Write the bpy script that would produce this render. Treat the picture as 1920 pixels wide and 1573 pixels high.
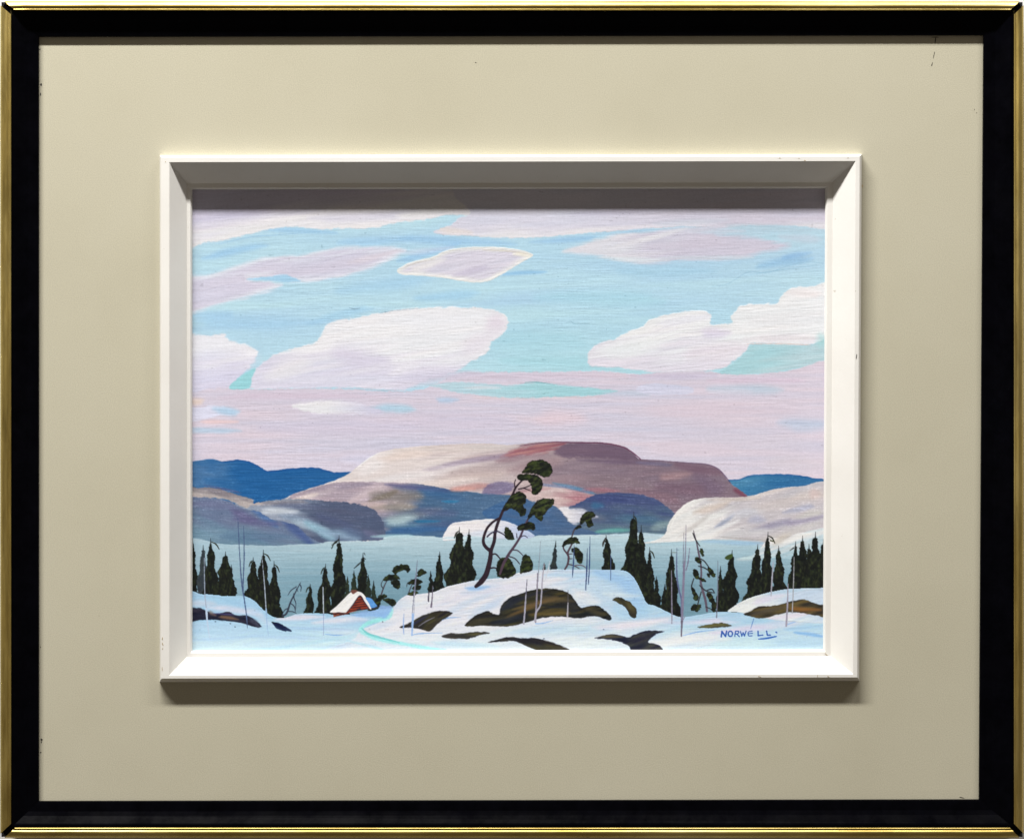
import bpy, math
import numpy as np

# ------------------------------------------------------------------ scene, camera, light
scn = bpy.context.scene
for o in list(bpy.data.objects):
    bpy.data.objects.remove(o)
COL = scn.collection
K = 0.000344            # metres per photograph pixel in the plane of the mat (frame is 0.66 m wide)
CD = 1.6                # camera distance to the mat plane
ZC = 1.5                # height of the picture's centre

cam = bpy.data.cameras.new("camera")
cam.sensor_width = 36.0
cam.lens = 36.0 * CD / (1920 * K)
cam.clip_start = 0.05
cam.clip_end = 50
camo = bpy.data.objects.new("camera", cam)
camo.location = (0, -CD, ZC)
camo.rotation_euler = (math.radians(90), 0, 0)
COL.objects.link(camo)
scn.camera = camo

world = bpy.data.worlds.new("World")
scn.world = world
world.use_nodes = True
wb = world.node_tree.nodes["Background"]
wb.inputs[0].default_value = (1.0, 0.86, 0.70, 1)
wb.inputs[1].default_value = 0.125


def tube(name, x, up, out, sx, sy, power, color):
    l = bpy.data.lights.new(name, 'AREA')
    l.shape = 'RECTANGLE'
    l.size = sx
    l.size_y = sy
    l.energy = power
    l.color = color
    o = bpy.data.objects.new(name, l)
    o.location = (x, -out, ZC + up)
    # faces the picture, long side level
    o.rotation_euler = (math.atan2(out, up), 0, 0)
    COL.objects.link(o)
    return o


LAMPS = [(-0.78, 2.32, 0.93, 1.7, 0.13, 160, (1.0, 0.975, 0.935)),
         (1.25, 2.32, 0.93, 1.3, 0.13, 38, (1.0, 0.975, 0.935))]
for lamp in LAMPS:
    tube("ceiling_tube_light", *lamp)

scn.view_settings.view_transform = 'Standard'
scn.view_settings.look = 'None'
scn.view_settings.exposure = 0.0
scn.view_settings.gamma = 1.0
scn.view_settings.use_curve_mapping = False
scn.render.engine = 'CYCLES'
scn.render.resolution_x = 1024
scn.render.resolution_y = 838


# ------------------------------------------------------------------ helpers
def P(px, py, y, at=None):
    """photograph pixel seen at depth 'at' -> point at depth y (metres, + is away from the camera)"""
    s = (CD + (y if at is None else at)) / CD
    return ((px - 960.0) * K * s, y, ZC - (py - 786.5) * K * s)


def mesh_obj(name, verts, faces, mat, parent=None):
    me = bpy.data.meshes.new(name)
    me.from_pydata(verts, [], faces)
    me.update()
    if mat is not None:
        me.materials.append(mat)
    o = bpy.data.objects.new(name, me)
    COL.objects.link(o)
    if parent is not None:
        o.parent = parent
        if parent.type == 'EMPTY':
            o.matrix_parent_inverse = parent.matrix_world.inverted()
    return o


def new_mat(name):
    m = bpy.data.materials.new(name)
    m.use_nodes = True
    nt = m.node_tree
    return m, nt, nt.nodes["Principled BSDF"]


def N(nt, typ, **kw):
    n = nt.nodes.new(typ)
    for k, v in kw.items():
        setattr(n, k, v)
    return n


def noise(nt, scale, detail=4.0, rough=0.6, stretch=None):
    tc = N(nt, 'ShaderNodeTexCoord')
    mp = N(nt, 'ShaderNodeMapping')
    if stretch:
        mp.inputs['Scale'].default_value = stretch
    nt.links.new(tc.outputs['Object'], mp.inputs['Vector'])
    n = N(nt, 'ShaderNodeTexNoise')
    n.inputs['Scale'].default_value = scale
    n.inputs['Detail'].default_value = detail
    n.inputs['Roughness'].default_value = rough
    nt.links.new(mp.outputs[0], n.inputs['Vector'])
    return n


def ramp(nt, src, stops):
    r = N(nt, 'ShaderNodeValToRGB')
    e = r.color_ramp.elements
    e[0].position, e[0].color = stops[0][0], (*stops[0][1], 1)
    e[1].position, e[1].color = stops[-1][0], (*stops[-1][1], 1)
    for p, c in stops[1:-1]:
        k = e.new(p)
        k.color = (*c, 1)
    nt.links.new(src, r.inputs[0])
    return r


def bump(nt, bsdf, src, strength, dist):
    b = N(nt, 'ShaderNodeBump')
    b.inputs['Strength'].default_value = strength
    b.inputs['Distance'].default_value = dist
    nt.links.new(src, b.inputs['Height'])
    nt.links.new(b.outputs[0], bsdf.inputs['Normal'])
    return b


def mat_wall():
    m, nt, b = new_mat("white_wall_paint")
    n = noise(nt, 220, 5)
    r = ramp(nt, n.outputs[0], [(0.3, (0.80, 0.80, 0.79)), (0.7, (0.86, 0.86, 0.85))])
    nt.links.new(r.outputs[0], b.inputs['Base Color'])
    b.inputs['Roughness'].default_value = 0.8
    bump(nt, b, n.outputs[0], 0.2, 0.0006)
    return m


def mat_mat():
    m, nt, b = new_mat("beige_panel")
    big = noise(nt, 7, 5, 0.62)
    fine = noise(nt, 1500, 3, 0.7)
    r = ramp(nt, big.outputs[0], [(0.30, (0.502, 0.474, 0.364)), (0.5, (0.526, 0.498, 0.386)), (0.72, (0.541, 0.514, 0.404))])
    mx = N(nt, 'ShaderNodeMix', data_type='RGBA', blend_type='MULTIPLY')
    mx.inputs[0].default_value = 1.0
    g = ramp(nt, fine.outputs[0], [(0.25, (0.80, 0.80, 0.79)), (0.75, (1.13, 1.13, 1.13))])
    nt.links.new(r.outputs[0], mx.inputs[6])
    nt.links.new(g.outputs[0], mx.inputs[7])
    # sparse specks of dirt
    sp = noise(nt, 160, 2, 0.5)
    sr = ramp(nt, sp.outputs[0], [(0.775, (1, 1, 1)), (0.80, (0.72, 0.69, 0.62))])
    mx2 = N(nt, 'ShaderNodeMix', data_type='RGBA', blend_type='MULTIPLY')
    mx2.inputs[0].default_value = 0.8
    nt.links.new(mx.outputs[2], mx2.inputs[6])
    nt.links.new(sr.outputs[0], mx2.inputs[7])
    nt.links.new(mx2.outputs[2], b.inputs['Base Color'])
    b.inputs['Roughness'].default_value = 0.75
    b.inputs['Specular IOR Level'].default_value = 0.25
    bump(nt, b, fine.outputs[0], 0.4, 0.00018)
    return m


def mat_white():
    m, nt, b = new_mat("cream_white_paint")
    big = noise(nt, 18, 5, 0.65)
    r = ramp(nt, big.outputs[0], [(0.3, (0.785, 0.77, 0.735)), (0.7, (0.83, 0.82, 0.79))])
    sp = noise(nt, 260, 3, 0.55)
    sr = ramp(nt, sp.outputs[0], [(0.735, (1, 1, 1)), (0.775, (0.62, 0.58, 0.50))])
    mx = N(nt, 'ShaderNodeMix', data_type='RGBA', blend_type='MULTIPLY')
    mx.inputs[0].default_value = 0.6
    nt.links.new(r.outputs[0], mx.inputs[6])
    nt.links.new(sr.outputs[0], mx.inputs[7])
    nt.links.new(mx.outputs[2], b.inputs['Base Color'])
    b.inputs['Roughness'].default_value = 0.5
    b.inputs['Specular IOR Level'].default_value = 0.3
    f = noise(nt, 700, 3, 0.6)
    bump(nt, b, f.outputs[0], 0.22, 0.0002)
    return m


def mat_gold(name, stretch):
    m, nt, b = new_mat(name)
    n = noise(nt, 60, 6, 0.7, stretch)
    r = ramp(nt, n.outputs[0], [(0.28, (0.36, 0.25, 0.06)), (0.5, (0.58, 0.44, 0.14)), (0.72, (0.74, 0.60, 0.25))])
    nt.links.new(r.outputs[0], b.inputs['Base Color'])
    b.inputs['Metallic'].default_value = 1.0
    q = noise(nt, 140, 4, 0.7, stretch)
    rr = ramp(nt, q.outputs[0], [(0.3, (0.36,) * 3), (0.7, (0.55,) * 3)])
    nt.links.new(rr.outputs[0], b.inputs['Roughness'])
    bump(nt, b, q.outputs[0], 0.25, 0.0003)
    return m


def mat_black():
    m, nt, b = new_mat("black_lacquer")
    n = noise(nt, 90, 5, 0.7)
    r = ramp(nt, n.outputs[0], [(0.3, (0.0006, 0.0006, 0.0012)), (0.8, (0.002, 0.002, 0.0035))])
    nt.links.new(r.outputs[0], b.inputs['Base Color'])
    q = noise(nt, 40, 5, 0.7)
    rr = ramp(nt, q.outputs[0], [(0.35, (0.22,) * 3), (0.7, (0.42,) * 3)])
    nt.links.new(rr.outputs[0], b.inputs['Roughness'])
    b.inputs['Specular IOR Level'].default_value = 0.04
    bump(nt, b, q.outputs[0], 0.15, 0.0006)
    return m


def mat_flat(name, col, rough=0.7):
    m, nt, b = new_mat(name)
    n = noise(nt, 400, 3)
    r = ramp(nt, n.outputs[0], [(0.3, tuple(c * 0.8 for c in col)), (0.7, tuple(min(1, c * 1.15) for c in col))])
    nt.links.new(r.outputs[0], b.inputs['Base Color'])
    b.inputs['Roughness'].default_value = rough
    return m


def mat_oil():
    m, nt, b = new_mat("oil_paint")
    a = N(nt, 'ShaderNodeAttribute', attribute_name="paint")
    n = noise(nt, 2200, 2, 0.6, (0.35, 1, 1.0))
    g = ramp(nt, n.outputs[0], [(0.25, (0.93,) * 3), (0.75, (1.05,) * 3)])
    mx = N(nt, 'ShaderNodeMix', data_type='RGBA', blend_type='MULTIPLY')
    mx.inputs[0].default_value = 1.0
    nt.links.new(a.outputs['Color'], mx.inputs[6])
    nt.links.new(g.outputs[0], mx.inputs[7])
    nt.links.new(mx.outputs[2], b.inputs['Base Color'])
    b.inputs['Roughness'].default_value = 0.55
    b.inputs['Specular IOR Level'].default_value = 0.25
    return m


M_WALL, M_MAT, M_WHITE, M_BLACK = mat_wall(), mat_mat(), mat_white(), mat_black()
M_GOLD_H = mat_gold("worn_gilt_level", (0.12, 1, 1))
M_GOLD_V = mat_gold("worn_gilt_upright", (1, 1, 0.12))
M_MARK = mat_flat("dark_scuff", (0.03, 0.025, 0.02))
M_CHIP = mat_flat("bared_wood", (0.45, 0.36, 0.22))
M_BOARD = mat_flat("brown_fibreboard", (0.22, 0.14, 0.08))
M_OIL = mat_oil()

# ------------------------------------------------------------------ setting: the wall behind
wall = mesh_obj("wall", [(-1.2, 0.0285, 0.7), (1.2, 0.0285, 0.7), (1.2, 0.0285, 2.3), (-1.2, 0.0285, 2.3),
                         (-1.2, 0.12, 0.7), (1.2, 0.12, 0.7), (1.2, 0.12, 2.3), (-1.2, 0.12, 2.3)],
                [(0, 1, 2, 3), (5, 4, 7, 6), (4, 5, 1, 0), (3, 2, 6, 7), (4, 0, 3, 7), (1, 5, 6, 2)], M_WALL)
wall["kind"] = "structure"

# ------------------------------------------------------------------ picture frame
frame = bpy.data.objects.new("picture_frame", None)
frame.location = (0, 0.028, ZC - 0.27)
COL.objects.link(frame)
frame["label"] = "black lacquered frame with worn gilt edge, beige mat panel and white inner moulding"
frame["category"] = "picture frame"
bpy.context.view_layer.update()


def skew(x, y, w=1.0):
    """the real frame is a touch out of square"""
    y2 = y - 2.2 * (x - 960) / 1300.0 * w
    x2 = x - 4.5 * ((y - 786) / 970.0) * max(0.0, (x - 360) / 1184.0) * w
    return x2, y2


def loop(l, t, r, b, d, at=None, w=1.0):
    return [P(*skew(l, t, w), d, at), P(*skew(r, t, w), d, at), P(*skew(r, b, w), d, at), P(*skew(l, b, w), d, at)]


def rail(name, loops, side, mat, parent, trim=0.0, segs=1):
    """one mitred length: side 0 top, 1 right, 2 bottom, 3 left. trim shortens it at both ends."""
    a, c = side, (side + 1) % 4
    n = len(loops)
    V, F = [], []
    for s in range(segs + 1):
        t = s / segs
        for lp in loops:
            A, B = np.array(lp[a]), np.array(lp[c])
            L = np.linalg.norm(B - A)
            A2, B2 = A + (B - A) * trim / L, B - (B - A) * trim / L
            V.append(tuple(A2 + (B2 - A2) * t))
    for s in range(segs):
        for i in range(n):
            j = (i + 1) % n
            F.append((s * n + i, s * n + j, (s + 1) * n + j, (s + 1) * n + i))
    F.append(tuple(range(n)))
    F.append(tuple(segs * n + i for i in reversed(range(n))))
    o = mesh_obj(name, V, F, mat, parent)
    import bmesh
    bm = bmesh.new()
    bm.from_mesh(o.data)
    bmesh.ops.recalc_face_normals(bm, faces=bm.faces)
    bm.to_mesh(o.data)
    bm.free()
    return o


# outer frame: limits of gold and black on every side, in photograph pixels
G0 = dict(l=-0.5, t=2.0, r=1920.5, b=1571.0)   # outer edge
G1 = dict(l=21.0, t=20.5, r=1901.0, b=1551.0)  # gold / black
B1 = dict(l=72.5, t=68.0, r=1840.0, b=1500.0)  # black / mat


def between(A, B, t, d, at=None, w=1.0):
    return loop(*[A[k] + (B[k] - A[k]) * t for k in 'ltrb'], d, at, w)


F0 = -0.0083
black_loops = [
    between(G0, G1, 0.04, 0.028, F0, 0.0), between(G0, G1, 0.04, -0.0043, F0, 0.0),
    between(G0, G1, 0.35, -0.0068, None, 0.0), between(G0, G1, 0.90, -0.0069, None, 0.0),
    between(G1, B1, 0.03, -0.0075, None, 0.1), between(G1, B1, 0.10, -0.0076, None, 0.1),
    between(G1, B1, 0.16, -0.0072, None, 0.2), between(G1, B1, 0.45, -0.0045, None, 0.5),
    between(G1, B1, 0.62, -0.0033, None, 0.8), between(G1, B1, 0.93, -0.0027, None, 1.0),
    between(G1, B1, 0.985, -0.0025, None, 1.0), between(G1, B1, 1.0, -0.0022, None, 1.0),
    between(G1, B1, 1.0, 0.0036, -0.0022, 1.0), between(G1, B1, 0.4, 0.0040, -0.0022, 1.0), between(G1, B1, 0.4, 0.028, -0.0022, 1.0)]
gold_loops = [
    between(G0, G1, 0.00, -0.0035, F0, 0.0), between(G0, G1, 0.02, -0.0070, F0, 0.0), between(G0, G1, 0.06, -0.0077, None, 0.0),
    between(G0, G1, 0.25, -0.0087, None, 0.0), between(G0, G1, 0.45, -0.0096, None, 0.0), between(G0, G1, 0.62, -0.0096, None, 0.0),
    between(G0, G1, 0.72, -0.0090, None, 0.0), between(G0, G1, 0.78, -0.0086, None, 0.0), between(G0, G1, 0.84, -0.0091, None, 0.0),
    between(G0, G1, 0.94, -0.0091, None, 0.0), between(G0, G1, 1.0, -0.0085, None, 0.0), between(G0, G1, 1.0, -0.0067, None, 0.0),
    between(G0, G1, 0.35, -0.0065, None, 0.0), between(G0, G1, 0.05, -0.0042, F0, 0.0)]
rails = []
for s in range(4):
    r = rail("outer_rail", black_loops, s, M_BLACK, frame)
    rails.append(r)
    g = rail("gilt_edge", gold_loops, s, M_GOLD_H if s in (0, 2) else M_GOLD_V, r, trim=0.0026, segs=60)
    g.data.polygons.foreach_set("use_smooth", [len(p.vertices) == 4 for p in g.data.polygons])
    for e in g.data.edges:                       # keep the cut ends crisp
        nl = len(gold_loops)
        a_, b_ = e.vertices
        e.use_edge_sharp = (a_ < nl and b_ < nl) or (a_ >= 60 * nl and b_ >= 60 * nl)

# mat panel: a board with an opening, plus its bevelled rim under the inner frame
oo = dict(l=60, t=56, r=1852, b=1512)
ii = dict(l=322, t=312, r=1590, b=1255)
lo = [loop(*[oo[k] for k in 'ltrb'], 0.0), loop(*[ii[k] for k in 'ltrb'], 0.0)]
lb = [loop(*[oo[k] for k in 'ltrb'], 0.0035), loop(*[ii[k] for k in 'ltrb'], 0.0035)]
V = lo[0] + lo[1] + lb[0] + lb[1]
F = []
for i in range(4):
    j = (i + 1) % 4
    F += [(i, i + 4, j + 4, j), (8 + i, 8 + j, 12 + j, 12 + i), (i, j, 8 + j, 8 + i), (4 + i, 12 + i, 12 + j, 4 + j)]
mat_panel = mesh_obj("mat_panel", V, F, M_MAT, frame)
mat_panel["label"] = "wide beige painted panel between black frame and white moulding"

# fibreboard backing closes the frame
bl = [loop(45, 45, 1875, 1528, 0.0200), loop(45, 45, 1875, 1528, 0.0240)]
mesh_obj("backing_board", bl[0] + bl[1], [(0, 3, 2, 1), (4, 5, 6, 7), (0, 1, 5, 4), (1, 2, 6, 5), (2, 3, 7, 6), (3, 0, 4, 7)], M_BOARD, frame)

# inner white moulding
LIP, CAN = -0.0068, 0.0066


def il(o, d, at=None):
    return loop(*o, d, at)


inner_loops = [
    il((299.5, 291, 1613.5, 1277.0), 0.0005), il((299.5, 290.8, 1613.5, 1277.2), -0.0029),
    il((301.5, 292.6, 1611.6, 1272.0), -0.0060), il((304, 294.6, 1609.4, 1270.5), LIP),
    il((317, 303.4, 1602.0, 1265.0), LIP), il((318.5, 304.4, 1600.6, 1263.5), -0.0065),
    il((349.5, 342.5, 1560.5, 1231.5), 0.0033), il((350.5, 343.5, 1559.5, 1230.5), 0.0036),
    il((357, 351.6, 1549.6, 1222.6), 0.0037), il((359.0, 353.6, 1546.8, 1220.0), 0.0047), il((360.8, 355.0, 1545.0, 1218.4), 0.0059),
    il((360.8, 355.0, 1545.0, 1218.4), 0.0064), il((346, 340, 1560, 1234), 0.0064), il((346, 340, 1560, 1234), 0.0155),
    il((324, 314, 1588, 1253), 0.0155), il((324, 314, 1588, 1253), 0.0005)]
irails = []
for s in range(4):
    irails.append(rail("inner_moulding", inner_loops, s, M_WHITE, frame))


# small marks of age: chips, scuffs
def blot(name, cx, cy, rx, ry, d, mat, parent, seed, ang=0.0):
    rng = np.random.default_rng(seed)
    n = 10
    th = np.linspace(0, 2 * np.pi, n, endpoint=False)
    rad = rng.uniform(0.55, 1.1, n)
    ca, sa = math.cos(ang), math.sin(ang)
    top, bot = [], []
    for t, q in zip(th, rad):
        x, y = math.cos(t) * rx * q, math.sin(t) * ry * q
        X, Y = cx + x * ca - y * sa, cy + x * sa + y * ca
        top.append(P(X, Y, d - 0.00012))
        bot.append(P(X, Y, d + 0.0003))
    F = [tuple(reversed(range(n)))] + [(i, (i + 1) % n, n + (i + 1) % n, n + i) for i in range(n)]
    return mesh_obj(name, top + bot, F, mat, parent)


marks = [(77, 159, 1.8, 3.0, 0), (76, 177, 1.0, 3.5, 0), (78, 1386, 2.0, 2.6, 0), (77.5, 1391, 1.2, 2.0, 0), (76.5, 1410, 1.6, 1.3, 0),
         (1754, 76, 1.0, 6.5, 0.15), (1751, 104, 0.6, 8, 0.2), (1747.5, 121, 0.9, 4.5, 0.3), (1754, 70.5, 9, 0.8, 0), (1827, 206, 0.9, 0.9, 0), (1831, 212, 0.8, 0.8, 0),
         (1803, 1494.5, 5, 0.7, 0.2), (75, 93, 0.7, 3, 0), (892, 118, 1.6, 0.7, 0.1),
         (76, 1213, 0.8, 1.8, 0)]
for i, (x, y, rx, ry, a) in enumerate(marks):
    blot("scuff", x, y, rx, ry, 0.0, M_MARK, mat_panel, 40 + i, a)
blot("chip", 1549, 1226.5, 5.0, 0.9, 0.0035, M_CHIP, irails[2], 5, 0.75)
blot("chip", 1617, 349, 2.2, 3.2, 0.0, M_CHIP, mat_panel, 3)
for i, (x, y, rx, ry, a, s) in enumerate([(304.5, 1197, 1.2, 3.0, 0.2, 3), (305, 1207, 1.0, 3.6, -0.3, 3), (305, 1216, 1.1, 2.2, 0.1, 3), (304, 1254, 0.7, 5.0, 0, 3),
                                          (1509, 301.5, 2.0, 1.0, 0.2, 0), (1498, 297.5, 1.6, 0.7, 0, 0), (1462, 297.0, 2.2, 0.6, 0, 0), (1590, 296.6, 1.6, 0.8, 0, 0), (310, 304, 1.2, 1.2, 0, 0),
                                          (1606, 668, 0.9, 5.5, 0.1, 1), (1424, 1268, 3.0, 0.6, 0.2, 2), (1553, 1268, 2.2, 0.7, 0.4, 2), (1533, 1267, 0.6, 2.4, 0, 2)]):
    blot("chip", x, y, rx, ry, LIP, M_MARK if i in (9,) else M_CHIP, irails[s], 90 + i, a)

# ------------------------------------------------------------------ the oil painting
# Every painted shape is laid down stroke over stroke on a fine grid of the canvas (colour + thickness of the
# paint); each shape then becomes a mesh of its own, with real relief.
painting = bpy.data.objects.new("oil_painting", None)
painting.location = (0, CAN + 0.004, ZC - 0.148)
COL.objects.link(painting)
painting["label"] = "oil painting of snowy lake, violet hills, bent pine and red log cabin in white moulding"
painting["category"] = "painting"
bpy.context.view_layer.update()

X0, Y0, PW, PH = 352, 346, 1202, 881
yy, xx = np.mgrid[0:PH, 0:PW].astype(np.float32)
XX, YY = xx + X0, yy + Y0
C = np.zeros((PH, PW, 3), np.float32)
HT = np.zeros((PH, PW), np.float32)
ID = np.zeros((PH, PW), np.int32)
PARTS = []                       # (name, parent id, label)
_rng = np.random.default_rng(11)
_TAB = _rng.uniform(-1, 1, (256, 256)).astype(np.float32)


def nz(X, Y, lx, ly, ang=0.0, seed=0):
    """stretched value noise in -1..1"""
    ca, sa = math.cos(math.radians(ang)), math.sin(math.radians(ang))
    u = (X * ca + Y * sa) / lx + seed * 17.31
    v = (-X * sa + Y * ca) / ly + seed * 7.77
    iu, iv = np.floor(u), np.floor(v)
    fu, fv = u - iu, v - iv
    fu, fv = fu * fu * (3 - 2 * fu), fv * fv * (3 - 2 * fv)
    i0, j0 = iu.astype(np.int64) & 255, iv.astype(np.int64) & 255
    i1, j1 = (i0 + 1) & 255, (j0 + 1) & 255
    a = _TAB[j0, i0] * (1 - fu) + _TAB[j0, i1] * fu
    b = _TAB[j1, i0] * (1 - fu) + _TAB[j1, i1] * fu
    return (a * (1 - fv) + b * fv).astype(np.float32)


def part(name, parent=0, label=None):
    PARTS.append((name, parent, label))
    return len(PARTS)


def curve(pts, n=6, closed=True):
    """Catmull-Rom through the points"""
    p = np.array(pts, float)
    out = []
    m = len(p)
    rngi = range(m) if closed else range(m - 1)
    for i in rngi:
        if closed:
            a, b, c, d = p[i - 1], p[i], p[(i + 1) % m], p[(i + 2) % m]
        else:
            a, b, c, d = p[max(i - 1, 0)], p[i], p[i + 1], p[min(i + 2, m - 1)]
        for k in range(n):
            t = k / n
            out.append(0.5 * ((2 * b) + (c - a) * t + (2 * a - 5 * b + 4 * c - d) * t * t + (3 * b - a - 3 * c + d) * t ** 3))
    if not closed:
        out.append(p[-1])
    return np.array(out)


def box(x0, x1, y0, y1):
    return (slice(max(0, int(y0 - Y0)), min(PH, int(y1 - Y0) + 2)), slice(max(0, int(x0 - X0)), min(PW, int(x1 - X0) + 2)))


def sdf(p, pad):
    s = box(p[:, 0].min() - pad, p[:, 0].max() + pad, p[:, 1].min() - pad, p[:, 1].max() + pad)
    X, Y = XX[s], YY[s]
    d2 = np.full(X.shape, 1e9, np.float32)
    ins = np.zeros(X.shape, bool)
    q = np.roll(p, -1, 0)
    for (ax, ay), (bx, by) in zip(p, q):
        ex, ey = bx - ax, by - ay
        L = ex * ex + ey * ey + 1e-9
        wx, wy = X - ax, Y - ay
        t = np.clip((wx * ex + wy * ey) / L, 0, 1)
        d2 = np.minimum(d2, (wx - ex * t) ** 2 + (wy - ey * t) ** 2)
        if ay != by:
            c = ((ay > Y) != (by > Y)) & (X < ex * (Y - ay) / ey + ax)
            ins ^= c
    d = np.sqrt(d2)
    return s, X, Y, np.where(ins, d, -d)


def A3(c):
    return np.array(c, np.float32)


def mix(a, b, t):
    t = np.clip(t, 0, 1)[..., None]
    return A3(a) * (1 - t) + A3(b) * t


_k = [0]


def put(s, X, Y, sd, col, pid, soft, rag, rs, ang, streak, sl, op, clip, relief, ridge, hue=0.5, avoid=None):
    _k[0] += 1
    k = _k[0]
    if s[0].stop <= s[0].start or s[1].stop <= s[1].start:
        return
    e = sd
    if rag:
        e = sd + rag * (0.65 * nz(X, Y, rs[0], rs[1], ang, k) + 0.35 * nz(X, Y, rs[0] * 0.4, rs[1] * 0.5, ang, k + 3))
    a = np.clip(e / soft + 0.5, 0, 1)
    a = a * a * (3 - 2 * a) * op
    if clip is not None:
        a = a * np.isin(ID[s], clip)
    if avoid is not None:
        a = a * ~np.isin(ID[s], avoid)
    c = col(X, Y, sd) if callable(col) else np.broadcast_to(A3(col), X.shape + (3,))
    st = nz(X, Y, sl[0], sl[1], ang, k + 31)
    st2 = nz(X, Y, sl[0] * 2.2, sl[1] * 2.6, ang, k + 57)
    c = c + (streak * (0.6 * st + 0.5 * st2))[..., None]
    c = c + streak * hue * np.stack([st2, -0.3 * st2, -st2], -1) * 0.6
    C[s] = C[s] * (1 - a[..., None]) + c * a[..., None]
    h = relief * (0.55 * st + 0.25 * nz(X, Y, sl[0] * 0.6, max(1.6, sl[1] * 0.6), ang, k + 77))
    if ridge:
        h = h + ridge * np.exp(-((sd - 1.6) / 1.7) ** 2) * (0.6 + 0.4 * nz(X, Y, 22, 9, 0, k))
    HT[s] = HT[s] * (1 - 0.75 * np.minimum(a, 1)) + h * a
    if pid:
        ID[s][a > 0.5] = pid


def lay(pts, col, pid=None, soft=1.6, rag=0.0, rs=(7, 3), ang=0.0, streak=3.5, sl=(38, 3.2), op=1.0, clip=None, relief=0.16, ridge=0.0, smooth=True, hue=0.5, avoid=None):
    p = curve(pts) if smooth else np.array(pts, float)
    s, X, Y, sd = sdf(p, soft + rag + 3)
    put(s, X, Y, sd, col, pid, soft, rag, rs, ang, streak, sl, op, clip, relief, ridge, hue, avoid)


def ell(cx, cy, rx, ry, col, ang=0.0, **kw):
    th = np.linspace(0, 2 * np.pi, 14, endpoint=False)
    ca, sa = math.cos(math.radians(ang)), math.sin(math.radians(ang))
    r = 1 + 0.10 * np.sin(3 * th + cx) + 0.06 * np.sin(5 * th + cy)
    x, y = np.cos(th) * rx * r, np.sin(th) * ry * r
    kw.setdefault('soft', min(rx, ry) * 1.7)
    kw.setdefault('ang', ang)
    lay(np.stack([cx + x * ca - y * sa, cy + x * sa + y * ca], 1), col, **kw)


def stroke(pts, r, col, pid=None, soft=1.1, op=1.0, n=5, relief=0.12, dry=0.0, clip=None, streak=4):
    """tapering brush line: r = one radius, (start, end) or one per point"""
    p = curve(pts, n, closed=False) if len(pts) > 2 else np.array(pts, float)
    if np.isscalar(r):
        r = (r, r)
    rr = np.interp(np.linspace(0, 1, len(p)), np.linspace(0, 1, len(r)), r)
    pad = rr.max() + soft + 2
    s = box(p[:, 0].min() - pad, p[:, 0].max() + pad, p[:, 1].min() - pad, p[:, 1].max() + pad)
    X, Y = XX[s], YY[s]
    sd = np.full(X.shape, -1e6, np.float32)
    for i in range(len(p) - 1):
        (ax, ay), (bx, by) = p[i], p[i + 1]
        ex, ey = bx - ax, by - ay
        L = ex * ex + ey * ey + 1e-9
        t = np.clip(((X - ax) * ex + (Y - ay) * ey) / L, 0, 1)
        d = np.sqrt((X - ax - ex * t) ** 2 + (Y - ay - ey * t) ** 2)
        sd = np.maximum(sd, rr[i] + (rr[i + 1] - rr[i]) * t - d)
    put(s, X, Y, sd, col, pid, soft, dry, (4, 3), 0, streak, (6, 4), op, clip, relief, 0.0)


# ---- sky
sky = part("painted_sky")
ID[:] = sky


def skycol(X, Y):
    t = 0.5 + 0.5 * nz(X, Y, 260, 26, -4, 1) + 0.25 * nz(X, Y, 90, 9, -3, 2)
    c = mix((180, 214, 234), (192, 225, 235), t)
    g = np.clip((Y - 560) / 140, 0, 1) * np.clip((X - 800) / 200, 0, 1)
    c = c * (1 - g[..., None]) + A3((182, 221, 230)) * g[..., None]
    r = np.clip((X - 1250) / 250, 0, 1) * np.clip((600 - Y) / 150, 0, 1)
    return c * (1 - 0.5 * r[..., None]) + A3((184, 209, 224)) * 0.5 * r[..., None]


C[:] = skycol(XX, YY) + (3.0 * nz(XX, YY, 46, 2.6, 0, 3) + 2.0 * nz(XX, YY, 16, 1.8, 0, 5))[..., None]
HT[:] = 0.13 * nz(XX, YY, 42, 3.0, -2, 8) + 0.05 * nz(XX, YY, 9, 2.2, 0, 9)
# deeper blue brush marks
for (x, y, rx, ry, a, c, o) in [(440, 470, 60, 7, -12, (150, 196, 236), .5), (560, 432, 70, 5, 3, (156, 200, 236), .5), (700, 452, 70, 7, -3, (158, 202, 236), .5),
                                (850, 452, 110, 7, 3, (158, 200, 234), .6), (1060, 450, 60, 5, -4, (156, 198, 232), .6), (800, 475, 60, 6, -16, (152, 196, 236), .55),
                                (1470, 492, 52, 8, -8, (148, 192, 226), .6), (1490, 480, 28, 5, -10, (140, 184, 226), .5), (840, 555, 60, 9, -5, (158, 204, 236), .5),
                                (980, 512, 45, 3.5, -3, (140, 192, 232), .6), (720, 535, 90, 12, -8, (162, 206, 238), .4), (640, 590, 60, 8, -14, (158, 204, 234), .4),
                                (480, 605, 110, 12, 0, (166, 208, 236), .5), (400, 590, 40, 8, 0, (164, 204, 234), .5), (1130, 560, 120, 14, 2, (172, 218, 230), .5),
                                (1000, 640, 90, 22, 0, (172, 216, 228), .5), (1060, 680, 120, 10, 2, (166, 214, 224), .5), (1240, 470 + 40, 90, 8, 0, (164, 206, 230), .4)]:
    ell(x, y, rx, ry, c, a, op=o, streak=5)

LAV, CREAM, WHT, LV2 = (214, 209, 226), (233, 229, 229), (236, 235, 240), (206, 199, 216)


def cloudc(top, bot, y0, y1, tilt=0.0, x0=0):
    return lambda X, Y, sd: mix(top, bot, (Y + tilt * (X - x0) - y0) / (y1 - y0) + 0.25 * nz(X, Y, 60, 8, -6, 4))


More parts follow.
